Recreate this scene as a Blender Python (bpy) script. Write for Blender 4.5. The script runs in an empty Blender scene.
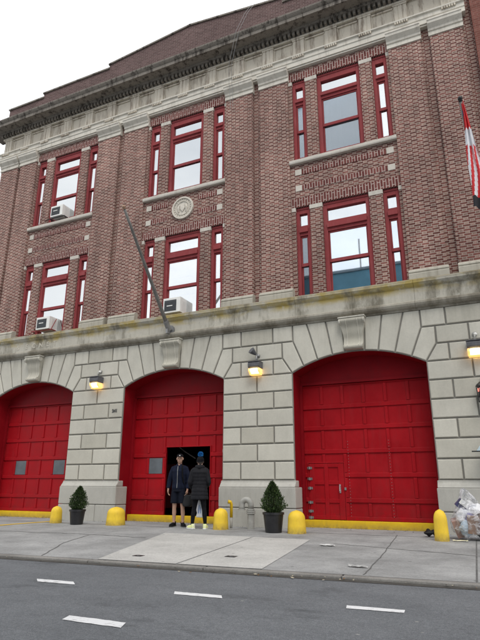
import bpy, bmesh, math, random
from mathutils import Vector, Matrix, noise
random.seed(7)
PI = math.pi
scn = bpy.context.scene
COL = scn.collection

# ------------------------------------------------------------------ materials
def nmat(name):
    m = bpy.data.materials.new(name); m.use_nodes = True
    nt = m.node_tree
    for n in list(nt.nodes): nt.nodes.remove(n)
    out = nt.nodes.new('ShaderNodeOutputMaterial')
    b = nt.nodes.new('ShaderNodeBsdfPrincipled')
    nt.links.new(b.outputs[0], out.inputs[0])
    return m, nt, b, out
def N(nt, t, **kw):
    n = nt.nodes.new(t)
    for k, v in kw.items():
        if k in n.inputs: n.inputs[k].default_value = v
        else: setattr(n, k, v)
    return n
def L(nt, a, b): nt.links.new(a, b)
def c4(c): return (c[0], c[1], c[2], 1)
def noise_tex(nt, vec, scale, detail=4, rough=.6, stretch=None):
    if stretch:
        mp = N(nt, 'ShaderNodeMapping'); mp.inputs['Scale'].default_value = stretch
        L(nt, vec, mp.inputs['Vector']); vec = mp.outputs[0]
    n = N(nt, 'ShaderNodeTexNoise'); n.inputs['Scale'].default_value = scale
    n.inputs['Detail'].default_value = detail; n.inputs['Roughness'].default_value = rough
    L(nt, vec, n.inputs['Vector']); return n.outputs['Fac']
def ramp(nt, fac, stops):
    r = N(nt, 'ShaderNodeValToRGB'); e = r.color_ramp.elements
    while len(e) < len(stops): e.new(.5)
    for el, (p, c) in zip(e, stops):
        el.position = p; el.color = c4(c) if len(c) == 3 else c
    L(nt, fac, r.inputs[0]); return r.outputs[0]
def mix(nt, fac, a, b, mode='MIX'):
    m = N(nt, 'ShaderNodeMix', data_type='RGBA', blend_type=mode)
    if isinstance(fac, (int, float)): m.inputs[0].default_value = fac
    else: L(nt, fac, m.inputs[0])
    for k, v in ((6, a), (7, b)):
        if isinstance(v, tuple): m.inputs[k].default_value = c4(v)
        else: L(nt, v, m.inputs[k])
    return m.outputs[2]
def math_(nt, op, a, b=0.0, clamp=False):
    m = N(nt, 'ShaderNodeMath', operation=op); m.use_clamp = clamp
    for k, v in ((0, a), (1, b)):
        if isinstance(v, (int, float)): m.inputs[k].default_value = v
        else: L(nt, v, m.inputs[k])
    return m.outputs[0]
def bump(nt, b, h, strength=.3, dist=.02):
    n = N(nt, 'ShaderNodeBump'); n.inputs['Strength'].default_value = strength; n.inputs['Distance'].default_value = dist
    L(nt, h, n.inputs['Height']); L(nt, n.outputs[0], b.inputs['Normal'])
def pos(nt): return N(nt, 'ShaderNodeNewGeometry').outputs['Position']

def plain(name, col, rough=.6, var=.15, scale=6, metal=0, bmp=.0, bscale=40, spec=.4, dark=None, stretch=None):
    m, nt, b, o = nmat(name)
    P = N(nt, 'ShaderNodeTexCoord').outputs['Object']
    f = noise_tex(nt, P, scale, 5, .65, stretch)
    lo = tuple(max(0, x*(1-var)) for x in col); hi = tuple(min(1, x*(1+var)) for x in col)
    if dark: lo = dark
    L(nt, ramp(nt, f, [(.3, lo), (.68, hi)]), b.inputs['Base Color'])
    b.inputs['Roughness'].default_value = rough; b.inputs['Metallic'].default_value = metal
    b.inputs['Specular IOR Level'].default_value = spec
    if bmp: bump(nt, b, noise_tex(nt, P, bscale, 4), bmp, .01)
    return m

def brick_mat(name, c1, c2, mortar, w=.2, h=.1, ms=.013, soldier=False, stain=.35):
    m, nt, b, o = nmat(name)
    P = pos(nt)
    s = N(nt, 'ShaderNodeSeparateXYZ'); L(nt, P, s.inputs[0])
    u = math_(nt, 'ADD', s.outputs[0], s.outputs[1])
    cv = N(nt, 'ShaderNodeCombineXYZ')
    if soldier: L(nt, s.outputs[2], cv.inputs[0]); L(nt, u, cv.inputs[1])
    else: L(nt, u, cv.inputs[0]); L(nt, s.outputs[2], cv.inputs[1])
    # slight wobble so that courses are not ruler straight
    wob = N(nt, 'ShaderNodeTexNoise'); wob.inputs['Scale'].default_value = 9; L(nt, P, wob.inputs['Vector'])
    wv = N(nt, 'ShaderNodeVectorMath', operation='SCALE'); L(nt, wob.outputs['Color'], wv.inputs[0]); wv.inputs['Scale'].default_value = .012
    av = N(nt, 'ShaderNodeVectorMath', operation='ADD'); L(nt, cv.outputs[0], av.inputs[0]); L(nt, wv.outputs[0], av.inputs[1])
    bt = N(nt, 'ShaderNodeTexBrick'); L(nt, av.outputs[0], bt.inputs['Vector'])
    bt.inputs['Scale'].default_value = 1; bt.inputs['Brick Width'].default_value = w; bt.inputs['Row Height'].default_value = h
    bt.inputs['Mortar Size'].default_value = ms; bt.inputs['Mortar Smooth'].default_value = .25; bt.inputs['Bias'].default_value = -.1
    bt.inputs['Color1'].default_value = c4(c1); bt.inputs['Color2'].default_value = c4(c2); bt.inputs['Mortar'].default_value = c4(mortar)
    big = noise_tex(nt, P, .7, 4, .6, (1, 1, .45))
    col = mix(nt, stain, bt.outputs['Color'], ramp(nt, big, [(.3, (.55, .52, .52)), (.7, (1.15, 1.1, 1.08))]), 'MULTIPLY')
    fine = noise_tex(nt, P, 14, 3)
    col = mix(nt, .5, col, ramp(nt, fine, [(.25, (.6, .58, .58)), (.75, (1.3, 1.25, 1.2))]), 'MULTIPLY')
    L(nt, col, b.inputs['Base Color']); b.inputs['Roughness'].default_value = .9; b.inputs['Specular IOR Level'].default_value = .2
    bump(nt, b, math_(nt, 'SUBTRACT', 1, bt.outputs['Fac']), .5, .012)
    return m

def flemish_mat(name, dark, mid, header, mortar, h=.0655, P=.305, mt=.0058, stain=.5):
    """Flemish bond: dark stretchers and paler headers alternating in every course"""
    m, nt, b, o = nmat(name)
    Pn = pos(nt)
    s = N(nt, 'ShaderNodeSeparateXYZ'); L(nt, Pn, s.inputs[0])
    wob = noise_tex(nt, Pn, 7, 2)
    wb = math_(nt, 'MULTIPLY', math_(nt, 'SUBTRACT', wob, .5), .012)
    u = math_(nt, 'ADD', math_(nt, 'ADD', s.outputs[0], s.outputs[1]), wb)
    z = math_(nt, 'ADD', s.outputs[2], wb)
    zr = math_(nt, 'DIVIDE', z, h); row = math_(nt, 'FLOOR', zr); v = math_(nt, 'FRACT', zr)
    odd = math_(nt, 'FRACT', math_(nt, 'MULTIPLY', row, .5))          # 0 or .5 of a period
    uu = math_(nt, 'ADD', math_(nt, 'DIVIDE', u, P), odd)
    cell = math_(nt, 'FLOOR', uu); fu = math_(nt, 'FRACT', uu)
    hd = math_(nt, 'GREATER_THAN', fu, .667)
    d1 = math_(nt, 'MULTIPLY', fu, P); d2 = math_(nt, 'MULTIPLY', math_(nt, 'ABSOLUTE', math_(nt, 'SUBTRACT', fu, .667)), P); d3 = math_(nt, 'MULTIPLY', math_(nt, 'SUBTRACT', 1, fu), P)
    dv = math_(nt, 'MINIMUM', math_(nt, 'MULTIPLY', v, h), math_(nt, 'MULTIPLY', math_(nt, 'SUBTRACT', 1, v), h))
    dmin = math_(nt, 'MINIMUM', math_(nt, 'MINIMUM', d1, d2), math_(nt, 'MINIMUM', d3, dv))
    mr = N(nt, 'ShaderNodeMapRange', interpolation_type='SMOOTHSTEP'); L(nt, dmin, mr.inputs[0]); mr.inputs[1].default_value = mt*.7; mr.inputs[2].default_value = mt*1.5
    cb = N(nt, 'ShaderNodeCombineXYZ'); L(nt, cell, cb.inputs[0]); L(nt, row, cb.inputs[1]); L(nt, hd, cb.inputs[2])
    wn = N(nt, 'ShaderNodeTexWhiteNoise', noise_dimensions='3D'); L(nt, cb.outputs[0], wn.inputs['Vector']); rnd_ = wn.outputs['Value']
    st = ramp(nt, rnd_, [(0, dark), (.62, mid), (1, tuple(x*1.3 for x in mid))])
    he = ramp(nt, rnd_, [(0, tuple(x*.62 for x in header)), (.5, header), (1, tuple(x*1.18 for x in header))])
    col = mix(nt, mr.outputs[0], mortar, mix(nt, hd, st, he))
    big = noise_tex(nt, Pn, .6, 5, .6, (1, 1, .5))
    col = mix(nt, stain, col, ramp(nt, big, [(.3, (.66, .62, .62)), (.7, (1.2, 1.17, 1.15))]), 'MULTIPLY')
    run = noise_tex(nt, Pn, 2.6, 5, .7, (1.5, 1.5, .16))
    col = mix(nt, .55, col, ramp(nt, run, [(.35, (.6, .58, .57)), (.65, (1.18, 1.17, 1.16))]), 'MULTIPLY')
    fine = noise_tex(nt, Pn, 16, 4)
    col = mix(nt, .55, col, ramp(nt, fine, [(.25, (.6, .58, .58)), (.75, (1.35, 1.3, 1.28))]), 'MULTIPLY')
    L(nt, col, b.inputs['Base Color']); b.inputs['Roughness'].default_value = .9; b.inputs['Specular IOR Level'].default_value = .2
    bump(nt, b, mr.outputs[0], .28, .008)
    return m

def stone_mat(name, col, streak=(.22, .21, .18), amount=.5, moss=None, top=None, fine=.1, island=False):
    """painted or weathered masonry with vertical rain streaks; moss=(z0,z1) yellow-green growth band"""
    m, nt, b, o = nmat(name)
    P = pos(nt)
    f = noise_tex(nt, P, 1.3, 6, .7)
    base = ramp(nt, f, [(.25, tuple(x*.86 for x in col)), (.75, tuple(min(1, x*1.08) for x in col))])
    st = noise_tex(nt, P, 3.2, 6, .7, (1.6, 1.6, .22))
    base = mix(nt, ramp(nt, st, [(.5, (0, 0, 0)), (.5+.25/max(amount, .05)*.5, (amount,)*3)]), base, streak)
    g = noise_tex(nt, P, 30, 3)
    base = mix(nt, fine, base, ramp(nt, g, [(.3, (.5, .5, .5)), (.7, (1.2, 1.2, 1.2))]), 'MULTIPLY')
    if island:
        ri = N(nt, 'ShaderNodeNewGeometry').outputs['Random Per Island']
        base = mix(nt, 1, base, ramp(nt, ri, [(0, (.84, .83, .80)), (.5, (.98, .98, .98)), (1, (1.07, 1.07, 1.07))]), 'MULTIPLY')
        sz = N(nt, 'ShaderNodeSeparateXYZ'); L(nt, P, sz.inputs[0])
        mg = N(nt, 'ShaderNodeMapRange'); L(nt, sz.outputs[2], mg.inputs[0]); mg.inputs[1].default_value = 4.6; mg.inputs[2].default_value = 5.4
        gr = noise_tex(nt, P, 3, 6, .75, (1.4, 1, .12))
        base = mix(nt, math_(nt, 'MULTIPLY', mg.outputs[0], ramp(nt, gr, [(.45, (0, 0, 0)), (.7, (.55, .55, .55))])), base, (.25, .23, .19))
    if moss:
        s = N(nt, 'ShaderNodeSeparateXYZ'); L(nt, P, s.inputs[0])
        z0, z1 = moss
        mr = N(nt, 'ShaderNodeMapRange'); L(nt, s.outputs[2], mr.inputs[0])
        mr.inputs[1].default_value = z0; mr.inputs[2].default_value = z1-.12
        mm = noise_tex(nt, P, 1.1, 5, .65, (1, 1, 2.2))
        mk = math_(nt, 'MULTIPLY', mr.outputs[0], ramp(nt, mm, [(.42, (.0, .0, .0)), (.60, (1, 1, 1))]), True)
        base = mix(nt, math_(nt, 'MULTIPLY', mk, .85), base, (.42, .31, .06))
        d2 = noise_tex(nt, P, 1.7, 5, .7, (1, 1, .35))
        base = mix(nt, ramp(nt, d2, [(.50, (0, 0, 0)), (.66, (.85, .85, .85))]), base, (.15, .135, .10))
        # white lime run-off
        d3 = noise_tex(nt, P, 4.5, 5, .7, (1.2, 1, .5))
        base = mix(nt, ramp(nt, d3, [(.6, (0, 0, 0)), (.7, (.6, .6, .6))]), base, (.55, .53, .47))
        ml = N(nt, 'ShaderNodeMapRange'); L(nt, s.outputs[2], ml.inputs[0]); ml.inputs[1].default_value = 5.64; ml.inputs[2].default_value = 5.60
        base = mix(nt, math_(nt, 'MULTIPLY', ml.outputs[0], ramp(nt, d2, [(.35, (.35, .35, .35)), (.6, (.8, .8, .8))])), base, (.17, .15, .115))  # lower moulding darkened: its shadow and dirt line are mixed into the colour
        # dark soot on the top lip
        mr2 = N(nt, 'ShaderNodeMapRange'); L(nt, s.outputs[2], mr2.inputs[0]); mr2.inputs[1].default_value = 6.08; mr2.inputs[2].default_value = 6.2
        base = mix(nt, math_(nt, 'MULTIPLY', mr2.outputs[0], .6), base, (.12, .1, .06))
    L(nt, base, b.inputs['Base Color']); b.inputs['Roughness'].default_value = .8; b.inputs['Specular IOR Level'].default_value = .25
    bump(nt, b, g, .12, .006)
    return m

def glass_mat(name, refl, tint, rough=.02):
    m = bpy.data.materials.new(name); m.use_nodes = True; nt = m.node_tree
    for n in list(nt.nodes): nt.nodes.remove(n)
    o = nt.nodes.new('ShaderNodeOutputMaterial')
    t = N(nt, 'ShaderNodeBsdfTransparent'); t.inputs[0].default_value = c4(tuple(.92*x for x in (1, 1, 1)))
    g = N(nt, 'ShaderNodeBsdfGlossy'); g.inputs[0].default_value = c4(tint); g.inputs['Roughness'].default_value = rough
    # hand-rolled glass is never quite flat
    P = pos(nt); h = noise_tex(nt, P, .9, 1)
    bn = N(nt, 'ShaderNodeBump'); bn.inputs['Strength'].default_value = .035; bn.inputs['Distance'].default_value = .02
    L(nt, h, bn.inputs['Height']); L(nt, bn.outputs[0], g.inputs['Normal'])
    ms = N(nt, 'ShaderNodeMixShader')
    fr = N(nt, 'ShaderNodeFresnel'); fr.inputs[0].default_value = 1.5
    L(nt, math_(nt, 'ADD', fr.outputs[0], refl, True), ms.inputs[0])
    L(nt, t.outputs[0], ms.inputs[1]); L(nt, g.outputs[0], ms.inputs[2]); L(nt, ms.outputs[0], o.inputs[0])
    return m
def emit_mat(name, col, strength):
    m, nt, b, o = nmat(name)
    b.inputs['Base Color'].default_value = c4((.7, .6, .4)); b.inputs['Emission Color'].default_value = c4(col); b.inputs['Emission Strength'].default_value = strength
    return m

M = {}
M['brick'] = flemish_mat('brick_flemish', (.118, .046, .040), (.188, .080, .068), (.33, .228, .192), (.50, .44, .39), mt=.0054, stain=.75)
M['soldier'] = brick_mat('brick_soldier', (.12, .036, .034), (.21, .078, .07), (.47, .38, .345), .34, .085, .013, True)
M['brick_side'] = brick_mat('brick_plain_red', (.17, .065, .052), (.24, .10, .082), (.25, .15, .125), .21, .075, .007)
M['parapet'] = brick_mat('brick_parapet', (.10, .062, .060), (.155, .10, .098), (.22, .18, .17), .2, .07, .008)
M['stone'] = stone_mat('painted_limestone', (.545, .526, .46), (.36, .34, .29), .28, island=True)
M['joint'] = stone_mat('stone_joint', (.25, .24, .215), (.13, .12, .10), .4)
M['plinth'] = stone_mat('painted_plinth', (.46, .45, .41), (.27, .255, .22), .45)
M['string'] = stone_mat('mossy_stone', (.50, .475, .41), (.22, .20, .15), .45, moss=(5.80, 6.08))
M['upper'] = stone_mat('upper_limestone', (.66, .625, .55), (.36, .32, .27), .6)
M['frieze'] = stone_mat('frieze_limestone', (.62, .565, .475), (.27, .22, .175), .9)
M['cornice'] = stone_mat('weathered_cornice', (.24, .215, .185), (.055, .045, .038), .95, fine=.4)
M['ledge2'] = stone_mat('pilaster_base_stone', (.46, .435, .37), (.2, .18, .14), .6)
M['ledge'] = stone_mat('window_sill_stone', (.60, .56, .50), (.28, .25, .21), .5)
def red_paint(name, col, dust, rough=.45):
    m, nt, b, o = nmat(name)
    P = pos(nt)
    f = noise_tex(nt, P, 1.1, 6, .7)
    c = ramp(nt, f, [(.3, tuple(x*.8 for x in col)), (.7, tuple(x*1.12 for x in col))])
    st = noise_tex(nt, P, 4, 6, .75, (1.5, 1.5, .25))
    c = mix(nt, ramp(nt, st, [(.5, (0, 0, 0)), (.75, (.4, .4, .4))]), c, dust)
    sp = noise_tex(nt, P, 23, 6, .8)
    c = mix(nt, ramp(nt, sp, [(.66, (0, 0, 0)), (.72, (.5, .5, .5))]), c, (.30, .09, .08))
    sz = N(nt, 'ShaderNodeSeparateXYZ'); L(nt, P, sz.inputs[0])
    mg = N(nt, 'ShaderNodeMapRange'); L(nt, sz.outputs[2], mg.inputs[0]); mg.inputs[1].default_value = 1.1; mg.inputs[2].default_value = .15
    gr = noise_tex(nt, P, 5, 6, .75)
    c = mix(nt, math_(nt, 'MULTIPLY', mg.outputs[0], ramp(nt, gr, [(.4, (0, 0, 0)), (.7, (.55, .55, .55))])), c, (.12, .02, .018))
    L(nt, c, b.inputs['Base Color']); L(nt, ramp(nt, f, [(.3, (rough-.08,)*3), (.7, (rough+.15,)*3)]), b.inputs['Roughness']); b.inputs['Specular IOR Level'].default_value = .16
    bump(nt, b, noise_tex(nt, P, 9, 5), .16, .012)
    return m
M['door'] = red_paint('red_door_paint', (.36, .0055, .011), (.27, .026, .03))
M['reveal'] = red_paint('red_paint_shaded', (.24, .0038, .009), (.16, .014, .016), .5)  # door red made darker, shadow of soffit and jambs put into the colour
M['frame'] = red_paint('faded_red_window_paint', (.27, .050, .054), (.34, .13, .13), .6)
def yellow_paint(name, col, chip=.68):
    m, nt, b, o = nmat(name); P = pos(nt)
    f = noise_tex(nt, P, 2.5, 5, .7)
    c = ramp(nt, f, [(.3, (col[0]*.86, col[1]*.80, col[2])), (.7, col)])
    g = noise_tex(nt, P, 15, 6, .8)
    c = mix(nt, ramp(nt, g, [(chip, (0, 0, 0)), (chip+.04, (.75, .75, .75))]), c, (.30, .22, .10))
    sz = N(nt, 'ShaderNodeSeparateXYZ'); L(nt, P, sz.inputs[0])
    mg = N(nt, 'ShaderNodeMapRange'); L(nt, sz.outputs[2], mg.inputs[0]); mg.inputs[1].default_value = .16; mg.inputs[2].default_value = -.01
    h = noise_tex(nt, P, 8, 5, .7)
    c = mix(nt, math_(nt, 'MULTIPLY', mg.outputs[0], ramp(nt, h, [(.3, (.25, .25, .25)), (.65, (.9, .9, .9))])), c, (.20, .15, .07))
    st = noise_tex(nt, P, 6, 5, .75, (1.5, 1.5, .3))
    c = mix(nt, ramp(nt, st, [(.52, (0, 0, 0)), (.75, (.45, .45, .45))]), c, (.42, .27, .04))
    L(nt, c, b.inputs['Base Color']); b.inputs['Roughness'].default_value = .55; b.inputs['Specular IOR Level'].default_value = .25
    bump(nt, b, g, .2, .01)
    return m
M['yellow'] = yellow_paint('yellow_paint', (.82, .55, .02), .70)
M['bollard'] = yellow_paint('yellow_bollard_paint', (.88, .62, .05), .68)
M['glass'] = glass_mat('window_glass', .60, (.95, .985, 1.0))
M['glass_mirror'] = glass_mat('reflective_window_glass', .78, (.86, .94, 1.0))
M['glass_screen'] = glass_mat('screened_window_glass', .15, (.75, .83, .9))
M['blind'] = plain('white_blind', (.88, .90, .90), .8, .16, 1.6, stretch=(3, 3, .35))
M['blind_grey'] = plain('grey_blind', (.62, .66, .66), .8, .08, 1.2)
M['screen'] = plain('window_screen', (.17, .20, .225), .8, .08, 1)
M['dark'] = plain('dark_room', (.022, .023, .025), .9, .3, 2)  # near-black, the darkness of the unlit interior is put into the colour
M['black'] = plain('black_metal', (.02, .02, .022), .45, .2, 8)
M['bag_black'] = plain('black_leather', (.010,.010,.011), .55, .2, 8, spec=.25)
M['metal'] = plain('grey_metal', (.28, .28, .28), .45, .2, 10, metal=.6)
M['lampbody'] = plain('lamp_housing', (.10, .10, .11), .5, .25, 12)
M['pole'] = plain('flagpole_paint', (.17, .165, .155), .5, .25, 8)
M['pipe'] = plain('grey_pipe_paint', (.34, .335, .31), .55, .18, 9)
M['white'] = plain('white_enamel', (.78, .78, .75), .5, .06, 6)
M['acgrille'] = plain('air_conditioner_grille', (.05, .055, .06), .5, .3, 20)
M['medal'] = plain('carved_stone', (.60, .56, .49), .85, .18, 16, bmp=.3)
M['steel'] = plain('bright_steel', (.6, .6, .6), .35, .1, 10, metal=.8)
M['lens'] = emit_mat('lit_lamp_lens', (1, .70, .30), 5.5)
M['amber'] = emit_mat('amber_lamp_glass', (1, .46, .07), 1.2)
M['redlens'] = emit_mat('red_lantern_lens', (1, .04, .06), .7)
M['number'] = plain('dark_numerals', (.06, .06, .06), .5, .1)
M['carve'] = plain('carved_letter_stone', (.50, .47, .40), .85, .35, 9)

def asphalt():
    m, nt, b, o = nmat('asphalt')
    P = pos(nt)
    f1 = noise_tex(nt, P, .55, 6, .65); f2 = noise_tex(nt, P, 95, 3, .7); f3 = noise_tex(nt, P, 2.4, 5, .7, (.35, 1, 1))
    c = ramp(nt, f1, [(.3, (.122, .130, .140)), (.7, (.160, .169, .180))])
    c = mix(nt, .55, c, ramp(nt, f2, [(.3, (.4, .4, .4)), (.52, (1, 1, 1)), (.70, (2.0, 2.0, 2.0))]), 'MULTIPLY')
    c = mix(nt, .35, c, ramp(nt, f3, [(.3, (.65, .65, .66)), (.7, (1.2, 1.2, 1.2))]), 'MULTIPLY')
    f5 = noise_tex(nt, P, 34, 4, .8)
    c = mix(nt, .5, c, ramp(nt, f5, [(.32, (.55, .55, .55)), (.5, (1, 1, 1)), (.68, (1.5, 1.5, 1.5))]), 'MULTIPLY')
    f4 = noise_tex(nt, P, 1.15, 6, .7, (.7, 1.3, 1))
    c = mix(nt, ramp(nt, f4, [(.56, (0, 0, 0)), (.70, (.65, .65, .65))]), c, (.055, .058, .063))
    vc = N(nt, 'ShaderNodeTexVoronoi', feature='DISTANCE_TO_EDGE'); vc.inputs['Scale'].default_value = .38
    wv_ = N(nt, 'ShaderNodeTexNoise'); wv_.inputs['Scale'].default_value = 1.5; wv_.inputs['Detail'].default_value = 6; L(nt, P, wv_.inputs['Vector'])
    va_ = N(nt, 'ShaderNodeVectorMath', operation='ADD'); L(nt, P, va_.inputs[0]); L(nt, wv_.outputs['Color'], va_.inputs[1]); L(nt, va_.outputs[0], vc.inputs['Vector'])
    c = mix(nt, ramp(nt, vc.outputs['Distance'], [(.003, (.16, .16, .16)), (.008, (0, 0, 0))]), c, (.05, .052, .056))
    v = N(nt, 'ShaderNodeTexVoronoi'); v.inputs['Scale'].default_value = 1.7; L(nt, P, v.inputs['Vector'])
    c = mix(nt, ramp(nt, v.outputs['Distance'], [(.02, (.8, .8, .8)), (.04, (0, 0, 0))]), c, (.3, .3, .29))
    L(nt, c, b.inputs['Base Color']); b.inputs['Roughness'].default_value = .88; b.inputs['Specular IOR Level'].default_value = .25
    bump(nt, b, f2, .35, .006)
    return m
M['asphalt'] = asphalt()
def concrete(name, col, var=.22):
    m, nt, b, o = nmat(name)
    P = pos(nt)
    f1 = noise_tex(nt, P, .8, 7, .7); f2 = noise_tex(nt, P, 60, 4, .7); f3 = noise_tex(nt, P, 5, 6, .75)
    c = ramp(nt, f1, [(.3, tuple(x*(1-var) for x in col)), (.7, tuple(x*(1+var*.7) for x in col))])
    c = mix(nt, .4, c, ramp(nt, f2, [(.3, (.55, .55, .55)), (.7, (1.35, 1.35, 1.35))]), 'MULTIPLY')
    f5 = noise_tex(nt, P, 22, 5, .8)
    c = mix(nt, .45, c, ramp(nt, f5, [(.3, (.6, .6, .6)), (.5, (1, 1, 1)), (.7, (1.3, 1.3, 1.3))]), 'MULTIPLY')
    c = mix(nt, ramp(nt, f3, [(.56, (0, 0, 0)), (.75, (.4, .4, .4))]), c, tuple(x*.45 for x in col))
    v = N(nt, 'ShaderNodeTexVoronoi'); v.inputs['Scale'].default_value = 2.3; L(nt, P, v.inputs['Vector'])
    c = mix(nt, ramp(nt, v.outputs['Distance'], [(.05, (.7, .7, .7)), (.075, (0, 0, 0))]), c, tuple(x*.35 for x in col))
    L(nt, c, b.inputs['Base Color']); b.inputs['Roughness'].default_value = .92; b.inputs['Specular IOR Level'].default_value = .2
    bump(nt, b, f2, .25, .005)
    return m
M['walk'] = concrete('old_sidewalk_concrete', (.315, .318, .316), .34)
M['slab'] = concrete('new_apron_concrete', (.48, .475, .455), .2)
M['curb'] = concrete('curb_stone', (.25, .24, .225), .3)
M['crack'] = plain('dark_joint', (.11, .11, .107), .95, .3)
def worn_paint(name, col, under):
    m, nt, b, o = nmat(name); P = pos(nt)
    f = noise_tex(nt, P, 9, 8, .85)
    L(nt, mix(nt, ramp(nt, f, [(.54, (0, 0, 0)), (.64, (.75, .75, .75))]), col, under), b.inputs['Base Color'])
    b.inputs['Roughness'].default_value = .7
    return m
M['lane'] = worn_paint('lane_paint', (.72, .73, .74), (.2, .2, .2))
M['yline'] = worn_paint('yellow_line_paint', (.62, .40, .03), (.25, .22, .12))

# ------------------------------------------------------------------ mesh builder
class MB:
    def __init__(s): s.v = []; s.f = []; s.m = []
    def add(s, vs, fs, mi=0):
        o = len(s.v); s.v += [tuple(p) for p in vs]
        for f in fs: s.f.append([o+i for i in f]); s.m.append(mi)
        return s
    def box(s, x0, x1, y0, y1, z0, z1, mi=0):
        return s.add([(x0,y0,z0),(x1,y0,z0),(x1,y1,z0),(x0,y1,z0),(x0,y0,z1),(x1,y0,z1),(x1,y1,z1),(x0,y1,z1)],
            [(0,3,2,1),(4,5,6,7),(0,1,5,4),(1,2,6,5),(2,3,7,6),(3,0,4,7)], mi)
    def xprism(s, poly, x0, x1, mi=0):            # poly in (y,z)
        n = len(poly)
        return s.add([(x0,y,z) for y,z in poly]+[(x1,y,z) for y,z in poly],
            [[i,(i+1)%n,n+(i+1)%n,n+i] for i in range(n)]+[list(range(n))[::-1],[n+i for i in range(n)]], mi)
    def yprism(s, poly, y0, y1, mi=0):            # poly in (x,z), front at y0
        n = len(poly)
        return s.add([(x,y0,z) for x,z in poly]+[(x,y1,z) for x,z in poly],
            [[i,(i+1)%n,n+(i+1)%n,n+i] for i in range(n)]+[list(range(n)),[n+i for i in range(n)][::-1]], mi)
    def block(s, poly, yf, yb, gap=.02, ch=.016, mi=0):   # chamfered masonry block, poly CCW in (x,z)
        a = inset(poly, gap); b = inset(poly, gap+ch); n = len(poly)
        vs = [(x,yb,z) for x,z in a]+[(x,yf+ch,z) for x,z in a]+[(x,yf,z) for x,z in b]
        fs = [[2*n+i for i in range(n)]]
        for k in (0, n):
            fs += [[k+i,k+(i+1)%n,k+n+(i+1)%n,k+n+i] for i in range(n)]
        return s.add(vs, fs, mi)
    def tube(s, pts, rad, seg=10, mi=0, cap=True):
        pts = [Vector(p) for p in pts]; n = len(pts)
        if isinstance(rad, (int, float)): rad = [rad]*n
        o = len(s.v); prev = None
        for i, p in enumerate(pts):
            t = (pts[min(i+1,n-1)]-pts[max(i-1,0)]).normalized()
            if prev is None:
                ref = Vector((0,0,1)) if abs(t.z) < .9 else Vector((1,0,0)); a = t.cross(ref).normalized()
            else: a = (prev-t*prev.dot(t)).normalized()
            prev = a; b = t.cross(a); r = rad[i]
            rx, ry = r if isinstance(r, tuple) else (r, r)
            for k in range(seg):
                q = 2*PI*k/seg; s.v.append(tuple(p+a*math.cos(q)*rx+b*math.sin(q)*ry))
        for i in range(n-1):
            for k in range(seg):
                k2 = (k+1)%seg; s.f.append([o+i*seg+k, o+i*seg+k2, o+(i+1)*seg+k2, o+(i+1)*seg+k]); s.m.append(mi)
        if cap:
            s.f.append([o+k for k in range(seg)][::-1]); s.m.append(mi)
            s.f.append([o+(n-1)*seg+k for k in range(seg)]); s.m.append(mi)
        return s
    def rings(s, rs, seg=20, mi=0, power=2.0):      # stacked horizontal (super)ellipses: (cx,cy,z,rx,ry)
        o = len(s.v); n = len(rs)
        for cx,cy,z,rx,ry in rs:
            for k in range(seg):
                q = 2*PI*k/seg; c, d = math.cos(q), math.sin(q)
                e = 2/power
                s.v.append((cx+rx*math.copysign(abs(c)**e,c), cy+ry*math.copysign(abs(d)**e,d), z))
        for i in range(n-1):
            for k in range(seg):
                k2 = (k+1)%seg; s.f.append([o+i*seg+k,o+i*seg+k2,o+(i+1)*seg+k2,o+(i+1)*seg+k]); s.m.append(mi)
        s.f.append([o+k for k in range(seg)][::-1]); s.m.append(mi); s.f.append([o+(n-1)*seg+k for k in range(seg)]); s.m.append(mi)
        return s
    def ball(s, c, r, seg=14, nr=9, mi=0):
        rx, ry, rz = r if isinstance(r, tuple) else (r, r, r)
        rs = []
        for i in range(nr+1):
            a = -PI/2+PI*(i+.001)/(nr+.002)
            rs.append((c[0],c[1],c[2]+rz*math.sin(a),max(rx*math.cos(a),1e-4),max(ry*math.cos(a),1e-4)))
        return s.rings(rs, seg, mi)
    def build(s, name, mat, parent=None, smooth=False, bevel=0, fix=True):
        me = bpy.data.meshes.new(name)
        off = Vector(parent_world(parent)) if parent else Vector((0,0,0))
        me.from_pydata([tuple(Vector(v)-off) for v in s.v], [], s.f)
        for m in (mat if isinstance(mat, (list, tuple)) else [mat]): me.materials.append(m)
        for p, mi in zip(me.polygons, s.m): p.material_index = mi; p.use_smooth = smooth
        if fix:
            bm = bmesh.new(); bm.from_mesh(me); bmesh.ops.recalc_face_normals(bm, faces=bm.faces); bm.to_mesh(me); bm.free()
        o = bpy.data.objects.new(name, me); COL.objects.link(o)
        if parent: o.parent = parent
        if bevel:
            b = o.modifiers.new('edge', 'BEVEL'); b.width = bevel; b.segments = 2; b.limit_method = 'ANGLE'; b.angle_limit = math.radians(40)
        return o
def inset(poly, d):
    n = len(poly); r = []
    for i in range(n):
        p0, p1, p2 = Vector(poly[i-1]), Vector(poly[i]), Vector(poly[(i+1)%n])
        e1 = (p1-p0).normalized(); e2 = (p2-p1).normalized()
        n1 = Vector((-e1.y,e1.x)); n2 = Vector((-e2.y,e2.x)); m = (n1+n2)
        if m.length < 1e-6: m = n1
        m.normalize(); k = d/max(.35, m.dot(n1)); r.append(tuple(p1+m*k))
    return r
def parent_world(o):
    v = Vector((0,0,0))
    while o: v += o.location; o = o.parent
    return v
def thing(name, label, cat, loc=(0,0,0), group=None, rz=0):
    o = bpy.data.objects.new(name, None); COL.objects.link(o); o.location = loc; o.rotation_euler = (0,0,rz)
    o.empty_display_size = .1
    return tag(o, label, cat, group)
def tag(o, label, cat, group=None):
    o['label'] = label; o['category'] = cat
    if group: o['group'] = group
    return o
def structure(o, label=None):
    o['kind'] = 'structure'
    if label: o['label'] = label
    return o
def kids(o): return [c for c in bpy.data.objects if c.parent == o]
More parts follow.
